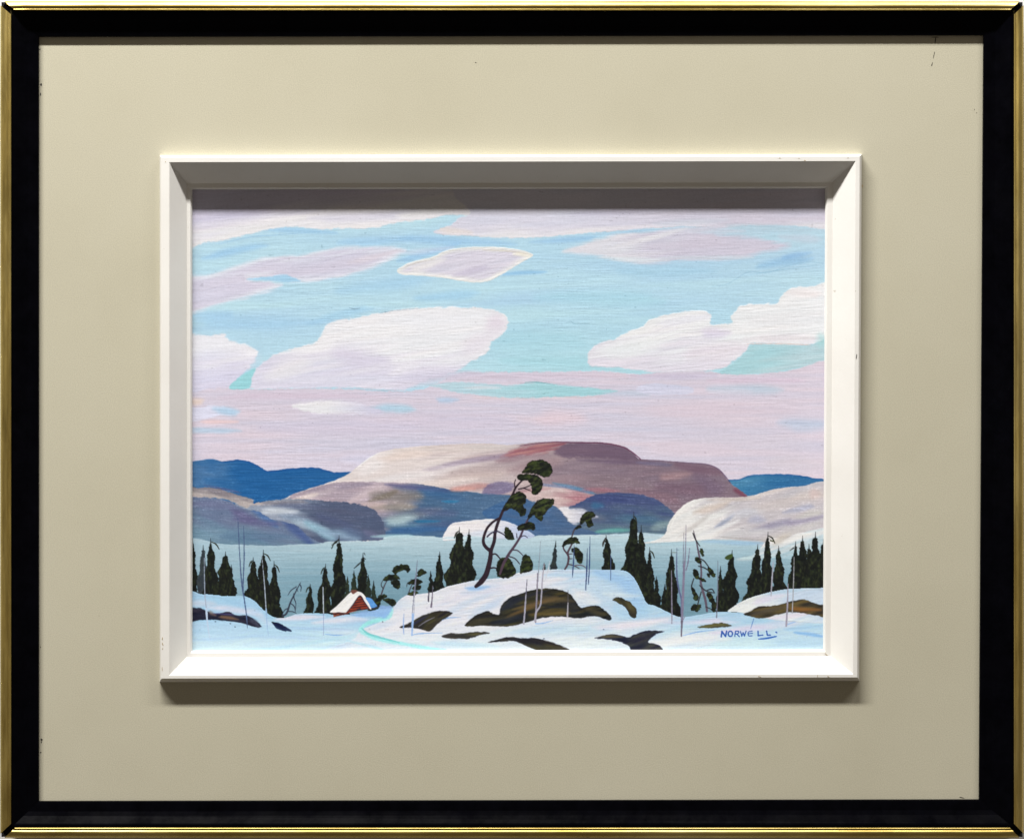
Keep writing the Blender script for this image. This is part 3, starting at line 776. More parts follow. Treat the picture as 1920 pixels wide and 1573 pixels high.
# ---- near shores
wh = part("painted_snow_island")
lay([(831, 1012), (838, 992), (848, 981), (870, 977), (900, 974), (925, 973), (955, 979), (980, 990), (998, 1000), (1002, 1006), (985, 1010), (940, 1010), (890, 1009), (855, 1012)],
    lambda X, Y, sd: mix((236, 231, 232), (190, 202, 226), (X - 905 + .8 * (Y - 990)) / 80 + .3 * nz(X, Y, 30, 5, 0, 33)), wh, soft=2, rag=.8, streak=5, relief=.26, ridge=.3)
ell(905, 1000, 40, 4, (206, 214, 226), -4, op=.7, clip=[wh]); ell(880, 1008, 50, 3, (176, 214, 224), 0, op=.6)
cr = part("painted_cream_hill")
lay([(1205, 1019), (1230, 1013), (1247, 1002), (1254, 982), (1264, 966), (1276, 953), (1290, 943), (1308, 936), (1340, 933), (1380, 933), (1410, 930), (1440, 921), (1468, 915), (1500, 913), (1560, 913), (1560, 1040), (1440, 1026), (1400, 1015), (1340, 1012), (1290, 1015), (1250, 1017)],
    lambda X, Y, sd: mix((230, 227, 223), (200, 193, 196), (X - 1285 - .5 * (Y - 960)) / 90 + .4 * nz(X, Y, 44, 7, -24, 34)), cr, soft=1.8, rag=.9, ang=-22, streak=6, sl=(30, 2.8), relief=.24, ridge=.25)
for (x, y, rx, ry, a, cc, o) in [(1335, 953, 34, 7, -16, (208, 194, 184), .85), (1380, 936, 50, 4, -2, (206, 192, 182), .7), (1330, 972, 40, 4, -16, (232, 229, 225), .9), (1305, 985, 34, 4, -36, (204, 197, 192), .7), (1360, 978, 22, 4, -34, (160, 166, 186), .8), (1340, 997, 50, 4, -24, (234, 232, 230), .9),
                                 (1400, 960, 34, 9, -10, (208, 206, 212), .7), (1420, 975, 16, 7, 0, (178, 180, 200), .7), (1450, 985, 40, 6, -14, (160, 154, 176), .75), (1510, 976, 40, 5, -12, (166, 156, 178), .75), (1500, 955, 30, 5, -12, (178, 178, 196), .8), (1460, 945, 50, 10, -12, (208, 196, 192), .7), (1520, 930, 34, 9, -6, (210, 198, 192), .7), (1528, 927, 10, 8, 0, (214, 190, 184), .7),
                                 (1400, 1000, 50, 7, -6, (206, 202, 202), .7), (1480, 1000, 60, 7, -16, (204, 198, 194), .8), (1410, 1012, 60, 2, 4, (176, 172, 170), .6), (1520, 965, 24, 6, -14, (204, 198, 190), .7), (1440, 925, 40, 4, -14, (226, 214, 208), .7)]:
    ell(x, y, rx, ry, cc, a, op=o, clip=[cr], streak=6)
stroke([(1258, 990), (1268, 968), (1282, 951), (1303, 938)], (.6, 1.6, .8), (244, 243, 240), op=.85)
ell(1380, 1018, 60, 4, (150, 194, 222), 2, op=.7); ell(1290, 1020, 60, 3, (176, 216, 226), 0, op=.6)
cl = part("painted_snow_shore")
lay([(1383, 1048), (1410, 1042), (1425, 1030), (1435, 1018), (1452, 1009), (1470, 1012), (1490, 1003), (1510, 998), (1560, 993), (1560, 1050), (1450, 1046), (1420, 1047)],
    lambda X, Y, sd: mix((228, 225, 222), (170, 198, 208), (Y - 1016 + .3 * (X - 1450)) / 40 + .3 * nz(X, Y, 24, 4, -20, 35)), cl, soft=2, rag=1, ang=-14, streak=6, relief=.24)
ell(1465, 1012, 18, 6, (206, 196, 184), -30, op=.8); ell(1415, 1047, 36, 3, (196, 220, 220), -4, op=.8); ell(1500, 1008, 30, 3, (236, 233, 228), -18, op=.9)

# ---- snow in front
BL, SW, PI, DB = (178, 214, 233), (232, 231, 236), (232, 222, 231), (150, 194, 228)
s1 = part("painted_snow_bank")
lay([(345, 1116), (380, 1113), (420, 1116), (450, 1116), (466, 1119), (478, 1126), (490, 1138), (503, 1150), (518, 1157), (535, 1157), (560, 1150), (600, 1149), (640, 1152), (690, 1147), (720, 1140), (760, 1150), (860, 1240), (345, 1240)],
    lambda X, Y, sd: mix((172, 209, 230), (206, 228, 238), (Y - 1155) / 45 + .35 * nz(X, Y, 90, 8, 4, 36)), s1, soft=1.8, rag=.6, ang=6, streak=4.5, sl=(50, 3), relief=.24, ridge=.2)
for (x, y, rx, ry, a, cc, o) in [(440, 1143, 50, 6, 8, (224, 222, 232), .85), (378, 1130, 26, 6, 0, (212, 216, 226), .7), (485, 1152, 30, 6, 40, (206, 218, 232), .7), (560, 1157, 44, 5, -2, (232, 224, 232), .9), (640, 1162, 50, 6, -4, (234, 228, 235), .9), (600, 1178, 60, 3, 2, (172, 204, 230), .7), (560, 1195, 90, 3, 2, (186, 212, 234), .6), (430, 1195, 60, 2.5, -4, (176, 208, 230), .6), (480, 1207, 120, 7, 0, (212, 231, 239), .7), (650, 1185, 40, 6, 6, (214, 224, 238), .7), (455, 1131, 40, 5, 12, (168, 206, 230), .7), (640, 1205, 60, 7, 6, (208, 230, 238), .6)]:
    ell(x, y, rx, ry, cc, a, op=o, clip=[s1], streak=4)
s2 = part("painted_snow_mound")


def moundc(X, Y, sd):
    t = (X - 1010 - 1.2 * (Y - 1110)) / 190 + .25 * nz(X, Y, 70, 8, -16, 37)
    c_ = mix((236, 231, 234), (184, 214, 236), t)
    lo = np.clip((Y - 1165) / 40, 0, 1)[..., None] * .6
    return c_ * (1 - lo) + A3((216, 228, 238)) * lo


lay([(655, 1240), (668, 1195), (680, 1180), (700, 1171), (722, 1160), (731, 1148), (738, 1138), (748, 1126), (762, 1116), (790, 1113), (815, 1109), (840, 1099), (875, 1091), (905, 1086), (940, 1083), (965, 1076), (990, 1070), (1030, 1068), (1100, 1068), (1160, 1069), (1178, 1073), (1190, 1084), (1198, 1098), (1206, 1115), (1214, 1131), (1230, 1136), (1250, 1146), (1275, 1157), (1300, 1155), (1345, 1148), (1390, 1149), (1560, 1160), (1560, 1240)],
    moundc, s2, soft=1.6, rag=.5, ang=-10, streak=4.5, sl=(46, 2.8), relief=.3, ridge=.4)
for (x, y, rx, ry, a, cc, o) in [(800, 1128, 50, 10, -6, (240, 236, 236), .9), (860, 1118, 60, 8, -20, (236, 228, 234), .8), (905, 1105, 40, 7, -8, (206, 218, 238), .7), (895, 1102, 22, 4, -4, (162, 198, 234), .9), (880, 1130, 60, 6, -24, (214, 222, 238), .7), (915, 1138, 40, 7, -30, (206, 218, 236), .7), (1000, 1090, 60, 6, -4, (238, 233, 236), .8), (960, 1100, 60, 6, -10, (230, 224, 236), .7),
                                 (1085, 1078, 60, 4, 0, (192, 218, 238), .8), (1150, 1083, 40, 9, 20, (166, 202, 236), .8), (1185, 1105, 16, 24, -14, (156, 196, 236), .75), (1120, 1110, 50, 14, 8, (206, 224, 238), .6), (1100, 1120, 24, 10, 20, (236, 234, 240), .9), (1090, 1112, 18, 5, 20, (240, 234, 232), .7), (1200, 1140, 16, 18, -18, (160, 202, 236), .6), (1165, 1116, 34, 5, 4, (232, 236, 242), .8), (1170, 1150, 26, 9, 20, (182, 214, 236), .7),
                                 (760, 1180, 70, 12, 14, (238, 232, 234), .9), (700, 1185, 34, 6, 20, (236, 230, 232), .7), (820, 1195, 80, 5, 4, (226, 230, 236), .7), (1000, 1178, 60, 8, -6, (222, 224, 236), .6), (1060, 1180, 110, 9, -2, (206, 226, 238), .7), (920, 1187, 40, 4, -6, (232, 236, 238), .7), (1190, 1170, 80, 7, -7, (236, 226, 232), .9), (1100, 1200, 70, 9, -4, (228, 232, 240), .8), (870, 1208, 60, 5, 3, (198, 224, 238), .7),
                                 (1330, 1165, 80, 5, -2, (228, 218, 230), .8), (1290, 1160, 34, 6, -4, (186, 214, 232), .7), (1400, 1163, 44, 5, 2, (176, 212, 230), .8), (1300, 1200, 70, 12, -4, (238, 232, 234), .85), (1400, 1180, 60, 6, -6, (234, 216, 228), .9), (1480, 1168, 40, 8, -10, (226, 220, 234), .8), (1470, 1188, 50, 8, -10, (196, 218, 232), .8), (1500, 1206, 60, 8, 0, (184, 212, 228), .8), (1510, 1178, 40, 4, -6, (170, 204, 226), .7), (1400, 1207, 60, 8, 0, (206, 228, 238), .7), (1520, 1190, 30, 3, 8, (132, 180, 222), .9), (1440, 1190, 26, 4, -14, (188, 214, 232), .5), (1235, 1208, 30, 7, 0, (232, 232, 240), .8)]:
    ell(x, y, rx, ry, cc, a, op=o, clip=[s2], streak=4)
for (a_, b_, c_) in [((772, 1190), (790, 1187), (830, 1186)), ((1282, 1192), (1310, 1185), (1345, 1181)), ((1477, 1172), (1490, 1167), (1515, 1160)), ((1005, 1169), (1020, 1168), (1038, 1163)), ((610, 1188), (630, 1190), (648, 1189)), ((820, 1166), (840, 1158), (865, 1157))]:
    stroke([a_, b_, c_], (.8, 1.4, .3), (138, 180, 226), op=.75, dry=.4)
# ice-blue stream / trail
st = part("painted_trail")
stroke([(735, 1143), (728, 1156), (700, 1164), (683, 1172), (676, 1180), (690, 1190), (720, 1200), (760, 1207), (800, 1214), (835, 1219)], (3, 5, 4, 3, 3.5, 3.6, 3.2, 3, 2.5), (160, 226, 226), st, soft=4, dry=1.2, op=.9)
stroke([(679, 1177), (690, 1187), (715, 1195), (750, 1204)], (.8, 2.2, 2.0, .8), (112, 206, 204), soft=2, op=.8, dry=.6)
stroke([(718, 1160), (690, 1168), (677, 1178)], (1, 2, 1), (150, 224, 220), soft=2.5, op=.7)
stroke([(345, 1222), (500, 1215), (640, 1195), (672, 1184)], (1, 3, 1), (184, 224, 230), soft=5, op=.5); stroke([(650, 1200), (700, 1212), (730, 1222)], (1, 3, 1), (170, 222, 226), soft=4, op=.5)
lay([(660, 1152), (690, 1143), (712, 1135), (735, 1137), (731, 1148), (722, 1158), (705, 1155), (680, 1156)], (140, 182, 232), soft=6, rag=2, ang=-8, op=.85)
# right bank
s3 = part("painted_snow_bank")
lay([(1366, 1147), (1376, 1138), (1392, 1128), (1412, 1120), (1440, 1112), (1470, 1106), (1500, 1104), (1530, 1104), (1560, 1107), (1560, 1165), (1480, 1165), (1440, 1160), (1410, 1153), (1385, 1148)],
    lambda X, Y, sd: mix((238, 236, 236), (204, 216, 228), (X - 1410 - 1.5 * (Y - 1130)) / 90 + .25 * nz(X, Y, 40, 5, -20, 38)), s3, soft=1.6, rag=.5, ang=-16, streak=5, sl=(34, 2.6), relief=.36, ridge=.3)
ell(1440, 1124, 30, 5, (228, 218, 232), -16, op=.7, clip=[s3]); ell(1470, 1110, 40, 3, (188, 214, 228), -6, op=.7, clip=[s3]); ell(1475, 1157, 50, 4, (232, 220, 232), -8, op=.8, clip=[s3])

# ---- rocks
def rockc(dark, warm, seed, ang):
    return lambda X, Y, sd: mix(dark, warm, .42 + .75 * nz(X, Y, 26, 4.5, ang, seed) - np.clip((3 - sd) / 4, 0, 1) * .5)


def rock(pts, dark, warm, seed, ang=-8, rag=.7):
    dark = tuple(.82 * v for v in dark)
    warm = (.80 * warm[0], .86 * warm[1], .82 * warm[2])
    p = part("painted_rock")
    lay(pts, rockc(dark, warm, seed, ang), p, soft=2.2, rag=rag + .5, ang=ang, streak=7, sl=(16, 2.2), relief=.3)
    return p


r = rock([(345, 1138), (362, 1138), (378, 1140), (393, 1147), (405, 1149), (425, 1146), (434, 1148), (445, 1153), (462, 1153), (476, 1160), (488, 1170), (490, 1174), (480, 1175), (462, 1169), (440, 1165), (415, 1162), (395, 1160), (372, 1162), (345, 1166)], (28, 30, 54), (60, 54, 76), 41, 6)
ell(428, 1157, 18, 3, (128, 100, 80), 8, op=.9); ell(398, 1149, 8, 3, (140, 116, 104), 30, op=.7); ell(478, 1166, 12, 4, (78, 80, 98), 40, op=.7); ell(420, 1150, 20, 1.6, (80, 72, 120), 4, op=.7)
r = rock([(510, 1165), (524, 1168), (538, 1175), (546, 1180), (545, 1183), (530, 1181), (518, 1177), (514, 1171)], (20, 32, 76), (44, 62, 104), 42, 30)
r = rock([(750, 1176), (764, 1169), (785, 1157), (805, 1149), (820, 1145), (836, 1145), (849, 1149), (835, 1159), (822, 1168), (814, 1177), (806, 1183), (790, 1179), (770, 1176)], (40, 38, 42), (84, 74, 48), 43, -32)
stroke([(785, 1174), (800, 1164), (815, 1157)], (.4, 1.2, .4), (166, 164, 180), op=.7); ell(785, 1164, 22, 2.5, (44, 46, 74), -30, op=.7)
r = rock([(874, 1174), (879, 1164), (890, 1155), (905, 1148), (916, 1146), (926, 1150), (936, 1151), (940, 1138), (948, 1127), (960, 1119), (985, 1110), (1010, 1104), (1035, 1103), (1055, 1107), (1070, 1114), (1080, 1127), (1088, 1138), (1098, 1138), (1110, 1135), (1122, 1136), (1135, 1144), (1145, 1154), (1147, 1161), (1140, 1162), (1122, 1156), (1105, 1156), (1088, 1159), (1065, 1157), (1040, 1156), (1015, 1159), (990, 1166), (960, 1173), (935, 1174), (905, 1173)], (34, 36, 38), (88, 74, 46), 44, -10)
for (x, y, rx, ry, a, cc, o) in [(1010, 1130, 44, 4, -14, (112, 92, 62), .8), (980, 1145, 34, 3.5, -22, (124, 98, 58), .7), (1045, 1124, 34, 5, 6, (104, 88, 62), .7), (960, 1130, 24, 8, -34, (32, 38, 54), .8), (1035, 1150, 40, 4, -2, (108, 90, 48), .8), (900, 1165, 24, 6, -8, (62, 58, 44), .8), (1075, 1140, 12, 12, 50, (44, 44, 46), .8), (1115, 1146, 20, 5, 20, (74, 66, 46), .8), (950, 1163, 34, 6, -14, (34, 40, 52), .7), (1040, 1137, 30, 2.4, 4, (34, 36, 42), .7), (1000, 1115, 30, 3, -18, (38, 40, 52), .7)]:
    ell(x, y, rx, ry, cc, a, op=o, clip=[r], streak=9)
r = rock([(829, 1192), (842, 1187), (858, 1187), (872, 1186), (895, 1184), (919, 1186), (900, 1191), (878, 1197), (858, 1197), (840, 1196)], (62, 60, 58), (110, 96, 62), 45, -4)
r = rock([(916, 1204), (935, 1198), (955, 1194), (980, 1196), (1005, 1196), (1030, 1202), (1052, 1210), (1068, 1219), (1015, 1220), (990, 1211), (965, 1202), (940, 1202)], (40, 38, 46), (82, 72, 50), 46, 14)
r = rock([(1116, 1196), (1135, 1191), (1152, 1189), (1168, 1192), (1180, 1195), (1192, 1189), (1205, 1184), (1225, 1182), (1247, 1184), (1232, 1189), (1220, 1198), (1218, 1205), (1235, 1209), (1244, 1217), (1238, 1221), (1190, 1221), (1180, 1211), (1160, 1202), (1135, 1198)], (36, 38, 60), (80, 76, 72), 47, -20)
ell(1145, 1193, 24, 2.6, (98, 88, 64), 2, op=.8, clip=[r])
r = rock([(1149, 1125), (1155, 1120), (1168, 1121), (1182, 1129), (1192, 1139), (1195, 1150), (1192, 1158), (1186, 1158), (1180, 1149), (1172, 1138), (1160, 1131)], (58, 54, 42), (104, 90, 58), 48, 44, 1.4)
r = rock([(1396, 1152), (1408, 1146), (1420, 1139), (1440, 1137), (1460, 1135), (1480, 1129), (1500, 1125), (1515, 1126), (1530, 1132), (1560, 1140), (1560, 1158), (1530, 1154), (1505, 1150), (1485, 1148), (1462, 1152), (1440, 1158), (1425, 1160), (1410, 1156)], (58, 52, 42), (122, 98, 62), 49, -10)
ell(1510, 1143, 30, 4, (152, 106, 58), 2, op=.8, clip=[r]); ell(1440, 1146, 34, 4, (84, 76, 66), -12, op=.7, clip=[r])
r = rock([(1310, 1176), (1330, 1171), (1350, 1168), (1366, 1171), (1375, 1174), (1360, 1176), (1335, 1178)], (70, 66, 48), (150, 136, 88), 50, -4, 1.2)
for (x, y) in [(404, 1164), (432, 1168), (441, 1174), (718, 1165), (1021, 1197), (1133, 1180)]:
    ell(x, y, 1.6, .9, (60, 70, 90), 0, soft=1.2, streak=0)

# ---- spruces
def treec(seed, cx, W):
    def f(X, Y, sd):
        b = .16 + .55 * nz(X, Y, 3.6, 8, 12, seed) + .40 * nz(X, Y, 2.0, 4, -15, seed + 5) - .45 * (X - cx) / max(W, 1)
        c_ = mix((15, 19, 18), (50, 58, 34), b)
        e = np.clip((2.2 - sd) / 2.2, 0, 1)[..., None] * .55
        return c_ * (1 - e) + A3((17, 19, 18)) * e
    return f


def spruce(x, top, base, W, lean=0.0, seed=0, tint=None, hook=0, name="painted_spruce"):
    """flame-shaped spruce: lobed sides swelling towards the foot, a bare leader on top"""
    rng = np.random.default_rng(1000 + seed)
    base = base + 9
    Hh = base - top
    n = 15
    L, R = [], []
    ph1, ph2 = rng.uniform(0, 6.28, 2)
    lob = rng.uniform(2.2, 3.4)
    for i in range(n):
        t = .10 + .90 * i / (n - 1)
        w = W * .54 * (.10 + .90 * ((t - .08) / .92) ** .80)
        if t > .95:
            w *= .93
        cx = x + lean * (1 - t)
        wl = w * (1 + .20 * math.sin(lob * 6.28 * t + ph1)) + rng.uniform(-.5, .5)
        wr = w * (1 + .20 * math.sin(lob * 6.28 * t * .93 + ph2)) + rng.uniform(-.5, .5)
        y = top + Hh * t
        L.append((cx - max(wl, .6), y))
        R.append((cx + max(wr, .6), y))
    pid = part(name)
    col = treec(seed + 60, x, W)
    if tint is not None:
        c0 = col
        col = lambda X, Y, sd: c0(X, Y, sd) * .45 + A3(tint) * .55
    stroke([(x + lean, top), (x + lean * .9, top + Hh * .16)], (.5, 1.3), (32, 34, 38), pid)
    lay(L + R[::-1], col, pid, soft=1.3, rag=1.5, rs=(3.6, 3.0), streak=4, sl=(4, 4), relief=.3, avoid=[s1, s2, s3])
    if hook:
        hx = x + lean
        stroke([(hx, top + 2 + Hh * .04), (hx + hook * .6, top + 4 + Hh * .06), (hx + hook, top + 9 + Hh * .1)], (.5, 1.3, .7), (42, 46, 34), pid)
    return pid


for i, a_ in enumerate([
        (361, 1008, 1114, 22, 0, None, 0), (381, 1021, 1112, 26, 0, (74, 84, 100), 0), (396, 1008, 1113, 30, -1, None, 16), (421, 1033, 1117, 44, 2, None, 0), (434, 1058, 1115, 15, 0, None, 0),
        (474, 1044, 1117, 30, 1, None, -8), (493, 1030, 1133, 34, 1, None, 13), (515, 1051, 1157, 30, -1, None, 10),
        (580, 1094, 1149, 20, 2, None, -8), (607, 1056, 1151, 34, 4, None, -9), (635, 1003, 1154, 36, 1, None, -14),
        (652, 1080, 1116, 12, 0, (52, 66, 52), 0), (664, 1069, 1118, 17, 0, (52, 66, 50), 0), (679, 1036, 1122, 26, 2, None, 0), (691, 1077, 1126, 15, 0, (50, 64, 52), 0), (701, 1088, 1135, 15, 0, (50, 64, 52), 0)]):
    spruce(*a_[:5], seed=i, tint=a_[5], hook=a_[6])
stroke([(635, 1010), (631, 1016), (622, 1021)], (.5, 1.3, .5), (30, 32, 30)); stroke([(679, 1051), (672, 1058), (664, 1065)], (.5, 1.4, .5), (40, 44, 44)); stroke([(682, 1045), (686, 1048)], (1, .5), (40, 44, 44)); stroke([(683, 1036), (685, 1040)], (.7, .4), (40, 44, 44))
spruce(823, 1034, 1107, 22, 2, 20); spruce(808, 1070, 1118, 14, 0, 21)
spruce(858, 988, 1096, 50, 4, 22, None, -10); spruce(876, 992, 1091, 32, 4, 23)
spruce(1037, 1014, 1068, 13, 6, 24, (54, 66, 76)); spruce(1021, 1055, 1068, 9, 0, 25, (40, 44, 40))
p = spruce(1143, 1003, 1069, 24, -6, 26); stroke([(1136, 1009), (1132, 1018), (1131, 1025)], (1, 2, .6), (56, 52, 50), p)
for i, a_ in enumerate([(1186, 960, 1092, 42, 3, None, 6), (1202, 985, 1106, 30, 1, None, 0), (1210, 1045, 1128, 26, 0, None, 0), (1219, 1026, 1131, 24, 0, None, 9), (1232, 1081, 1136, 18, 0, None, 0),
                        (1246, 1095, 1143, 16, 2, None, 0), (1259, 1030, 1154, 34, 1, None, 0),
                        (1352, 1062, 1147, 18, 0, None, 0), (1366, 1032, 1148, 40, 8, None, 0),
                        (1414, 1021, 1121, 34, 8, None, 0), (1437, 998, 1111, 28, 4, None, 13), (1462, 1024, 1107, 28, -1, None, 0), (1489, 1016, 1104, 24, 4, None, 0), (1504, 1005, 1104, 34, 2, None, 0), (1518, 1021, 1104, 28, 0, None, 0),
                        (1529, 998, 1105, 38, 1, None, 0), (1545, 1012, 1107, 34, 0, None, 0)]):
    spruce(*a_[:5], seed=40 + i, tint=a_[5], hook=a_[6])
lay([(1372, 1039), (1375, 1040), (1374, 1046), (1366, 1050), (1360, 1047), (1364, 1042)], (64, 84, 44), soft=1.4); lay([(1417, 1034), (1424, 1031), (1424, 1038), (1418, 1039)], (34, 36, 28), soft=1.4)
stroke([(1482, 1033), (1489, 1028)], (.6, 1.2), (40, 42, 40)); stroke([(1262, 1036), (1270, 1036)], (.6, .5), (120, 130, 110))
stroke([(1446, 1014), (1452, 1016)], (1.4, .8), (70, 74, 40))

# ---- pines
LEAF, LEAFD = (60, 70, 34), (18, 23, 18)


def leafc(seed):
    def f(X, Y, sd):
        c_ = mix(LEAFD, LEAF, .34 + .8 * nz(X, Y, 9, 3.6, -24, seed) + .3 * nz(X, Y, 3, 3, 0, seed + 2))
        e = np.clip((2.4 - sd) / 2.6, 0, 1)[..., None] * .7
        return c_ * (1 - e) + A3((26, 24, 24)) * e
    return f


def tuft(pts, pid, seed):
    lay(pts, leafc(seed), part("painted_foliage", pid), soft=1.3, rag=1.7, rs=(4.5, 3), ang=-20, streak=5, sl=(6, 2.4), relief=.32)


BK, BK2 = (46, 32, 42), (82, 64, 78)
# great bent pine on the mound
p = part("painted_pine", 0, "tall bent pine painted on the snowy mound")
stroke([(893, 1099), (903, 1090), (912, 1077), (917, 1060), (920, 1045), (921, 1030)], (3.2, 5.2, 5.0, 4.6, 4.2, 3.8), BK, p)
stroke([(921, 1033), (912, 1026), (907, 1017), (908, 1005), (914, 990), (924, 979), (935, 972)], (3.4, 3.2, 2.8, 2.5, 2.3, 2.0), BK, p)
stroke([(921, 1032), (927, 1015), (929, 998), (933, 983), (939, 968), (946, 952), (955, 938), (962, 926), (968, 913), (980, 900)], (3.4, 3.2, 3.0, 2.9, 2.6, 2.4, 2.2, 2.1, 1.9, 1.5), BK, p)
stroke([(914, 1006), (922, 999), (932, 996), (940, 999), (948, 1004)], (1.5, 1.4, 1.3, 1.2, 1.0), (52, 46, 70), p)
stroke([(920, 1042), (928, 1038), (934, 1042), (940, 1050)], (1.4, 1.4, 1.3, 1), BK, p); stroke([(918, 1066), (926, 1064), (934, 1066)], (1.5, 1.4, 1.1), BK, p)
stroke([(966, 914), (965, 906), (967, 899)], (1.2, 1, .8), BK, p); stroke([(973, 917), (985, 914), (996, 909)], (1.3, 1.1, .8), BK, p); stroke([(982, 915), (995, 920)], (1, .7), BK, p)
stroke([(943, 958), (952, 955), (960, 948)], (1.4, 1.2, 1), BK, p)
tuft([(978, 886), (985, 876), (993, 866), (1010, 862), (1027, 866), (1036, 878), (1034, 888), (1024, 895), (1010, 890), (996, 887), (985, 888)], p, 101)
tuft([(970, 893), (976, 889), (1000, 889), (1012, 895), (1018, 905), (1016, 917), (1007, 927), (998, 926), (996, 912), (990, 902), (974, 901)], p, 102)
tuft([(943, 957), (949, 942), (960, 928), (974, 921), (985, 927), (987, 940), (981, 948), (988, 957), (984, 966), (977, 968), (969, 958), (956, 954)], p, 103)
tuft([(949, 988), (957, 992), (963, 1003), (965, 1011), (956, 1012), (949, 1009), (946, 998)], p, 104)
tuft([(931, 1062), (936, 1050), (945, 1044), (956, 1048), (964, 1060), (968, 1074), (958, 1082), (945, 1084), (934, 1080), (932, 1072)], p, 105)
# its slimmer neighbour
p = part("painted_pine", 0, "slim grey pine leaning beside the tall bent pine")
stroke([(938, 1076), (945, 1056), (955, 1038), (965, 1024), (975, 1008), (981, 994), (989, 976), (996, 964)], (1.8, 2.6, 2.5, 2.3, 2.1, 1.9, 1.7, 1.3), BK2, p)
stroke([(961, 1031), (971, 1032), (981, 1041)], (1.1, 1.1, .8), (80, 70, 84), p); stroke([(955, 1043), (966, 1047), (975, 1057)], (1.2, 1.1, .9), (64, 56, 66), p); stroke([(976, 1008), (983, 1004), (990, 1008)], (1, .9, .6), (64, 60, 80), p); stroke([(970, 1008), (969, 1000)], (1, .7), (64, 60, 80), p)
tuft([(989, 976), (993, 960), (1000, 948), (1010, 937), (1028, 934), (1040, 938), (1037, 947), (1029, 956), (1020, 966), (1015, 977), (1008, 972), (1000, 966)], p, 106)
tuft([(972, 994), (972, 986), (984, 981), (996, 978), (1004, 987), (1001, 993), (985, 994)], p, 107)
tuft([(976, 1074), (977, 1058), (983, 1041), (992, 1042), (999, 1054), (1000, 1066), (994, 1071), (985, 1073)], p, 108)
# twisted pine
p = part("painted_pine", 0, "small twisted pine painted on top of the mound")
stroke([(1060, 1067), (1065, 1058), (1067, 1045), (1065, 1037), (1070, 1026), (1074, 1018)], (1.6, 1.9, 2.0, 2, 1.7, 1.2), (84, 66, 76), p)
stroke([(1064, 1038), (1058, 1030), (1056, 1022)], (1.6, 1.4, 1), (84, 66, 76), p); stroke([(1073, 1006), (1077, 994), (1084, 987), (1092, 981)], (1.2, 1.4, 1.4, 1), (70, 62, 70), p)
stroke([(1066, 1058), (1076, 1060), (1087, 1066)], (1.1, 1, .7), (72, 56, 66), p); stroke([(1080, 1060), (1092, 1060), (1101, 1066)], (.9, .9, .5), (104, 84, 96), p); stroke([(1066, 1039), (1074, 1038)], (.9, .8), (72, 56, 66), p); stroke([(1067, 1048), (1074, 1047)], (.9, .6), (72, 56, 66), p)
tuft([(1088, 978), (1092, 966), (1103, 959), (1114, 961), (1117, 968), (1110, 973), (1113, 984), (1103, 988), (1098, 978), (1091, 984)], p, 109)
tuft([(1079, 992), (1084, 985), (1092, 988), (1088, 991)], p, 110)
tuft([(1055, 1025), (1058, 1015), (1070, 1007), (1083, 1009), (1088, 1019), (1078, 1019), (1066, 1021)], p, 111)
tuft([(1071, 1032), (1078, 1026), (1088, 1031), (1094, 1042), (1093, 1054), (1086, 1057), (1080, 1048), (1077, 1038)], p, 112)
# pines by the cabin
p = part("painted_pine", 0, "bushy little pine painted right behind the cabin")
stroke([(712, 1125), (716, 1112), (721, 1098), (726, 1088)], (1.6, 1.4, 1.2, .8), (80, 74, 84), p); stroke([(719, 1103), (715, 1096), (718, 1088)], (.9, .8, .5), (60, 60, 62), p)
tuft([(736, 1070), (740, 1062), (752, 1058), (764, 1058), (769, 1065), (766, 1073), (758, 1069), (748, 1073), (741, 1077)], p, 113)
tuft([(719, 1088), (723, 1080), (733, 1076), (745, 1078), (750, 1085), (742, 1087), (732, 1088)], p, 114)
tuft([(733, 1090), (744, 1085), (751, 1094), (749, 1102), (741, 1103), (736, 1097)], p, 115)
tuft([(706, 1122), (712, 1115), (722, 1114), (726, 1119), (716, 1124), (712, 1137), (705, 1136), (704, 1128)], p, 116)
tuft([(718, 1123), (730, 1121), (740, 1124), (743, 1132), (736, 1136), (727, 1130)], p, 117)
p = part("painted_pine", 0, "small dark pine crossed by a bare stem")
stroke([(766, 1113), (771, 1100), (778, 1086), (783, 1078)], (1, 1, .9, .6), (76, 72, 84), p); stroke([(763, 1100), (764, 1094), (768, 1090)], (.5, .7, .5), (60, 60, 62), p)
tuft([(783, 1079), (784, 1071), (790, 1067), (798, 1069), (800, 1073), (794, 1077), (787, 1081)], p, 118)
tuft([(764, 1094), (770, 1087), (781, 1085), (791, 1088), (792, 1092), (782, 1096), (772, 1095)], p, 119)
tuft([(774, 1102), (782, 1096), (790, 1098), (788, 1105), (778, 1106)], p, 120)
tuft([(764, 1115), (770, 1109), (782, 1108), (785, 1112), (776, 1116)], p, 121)
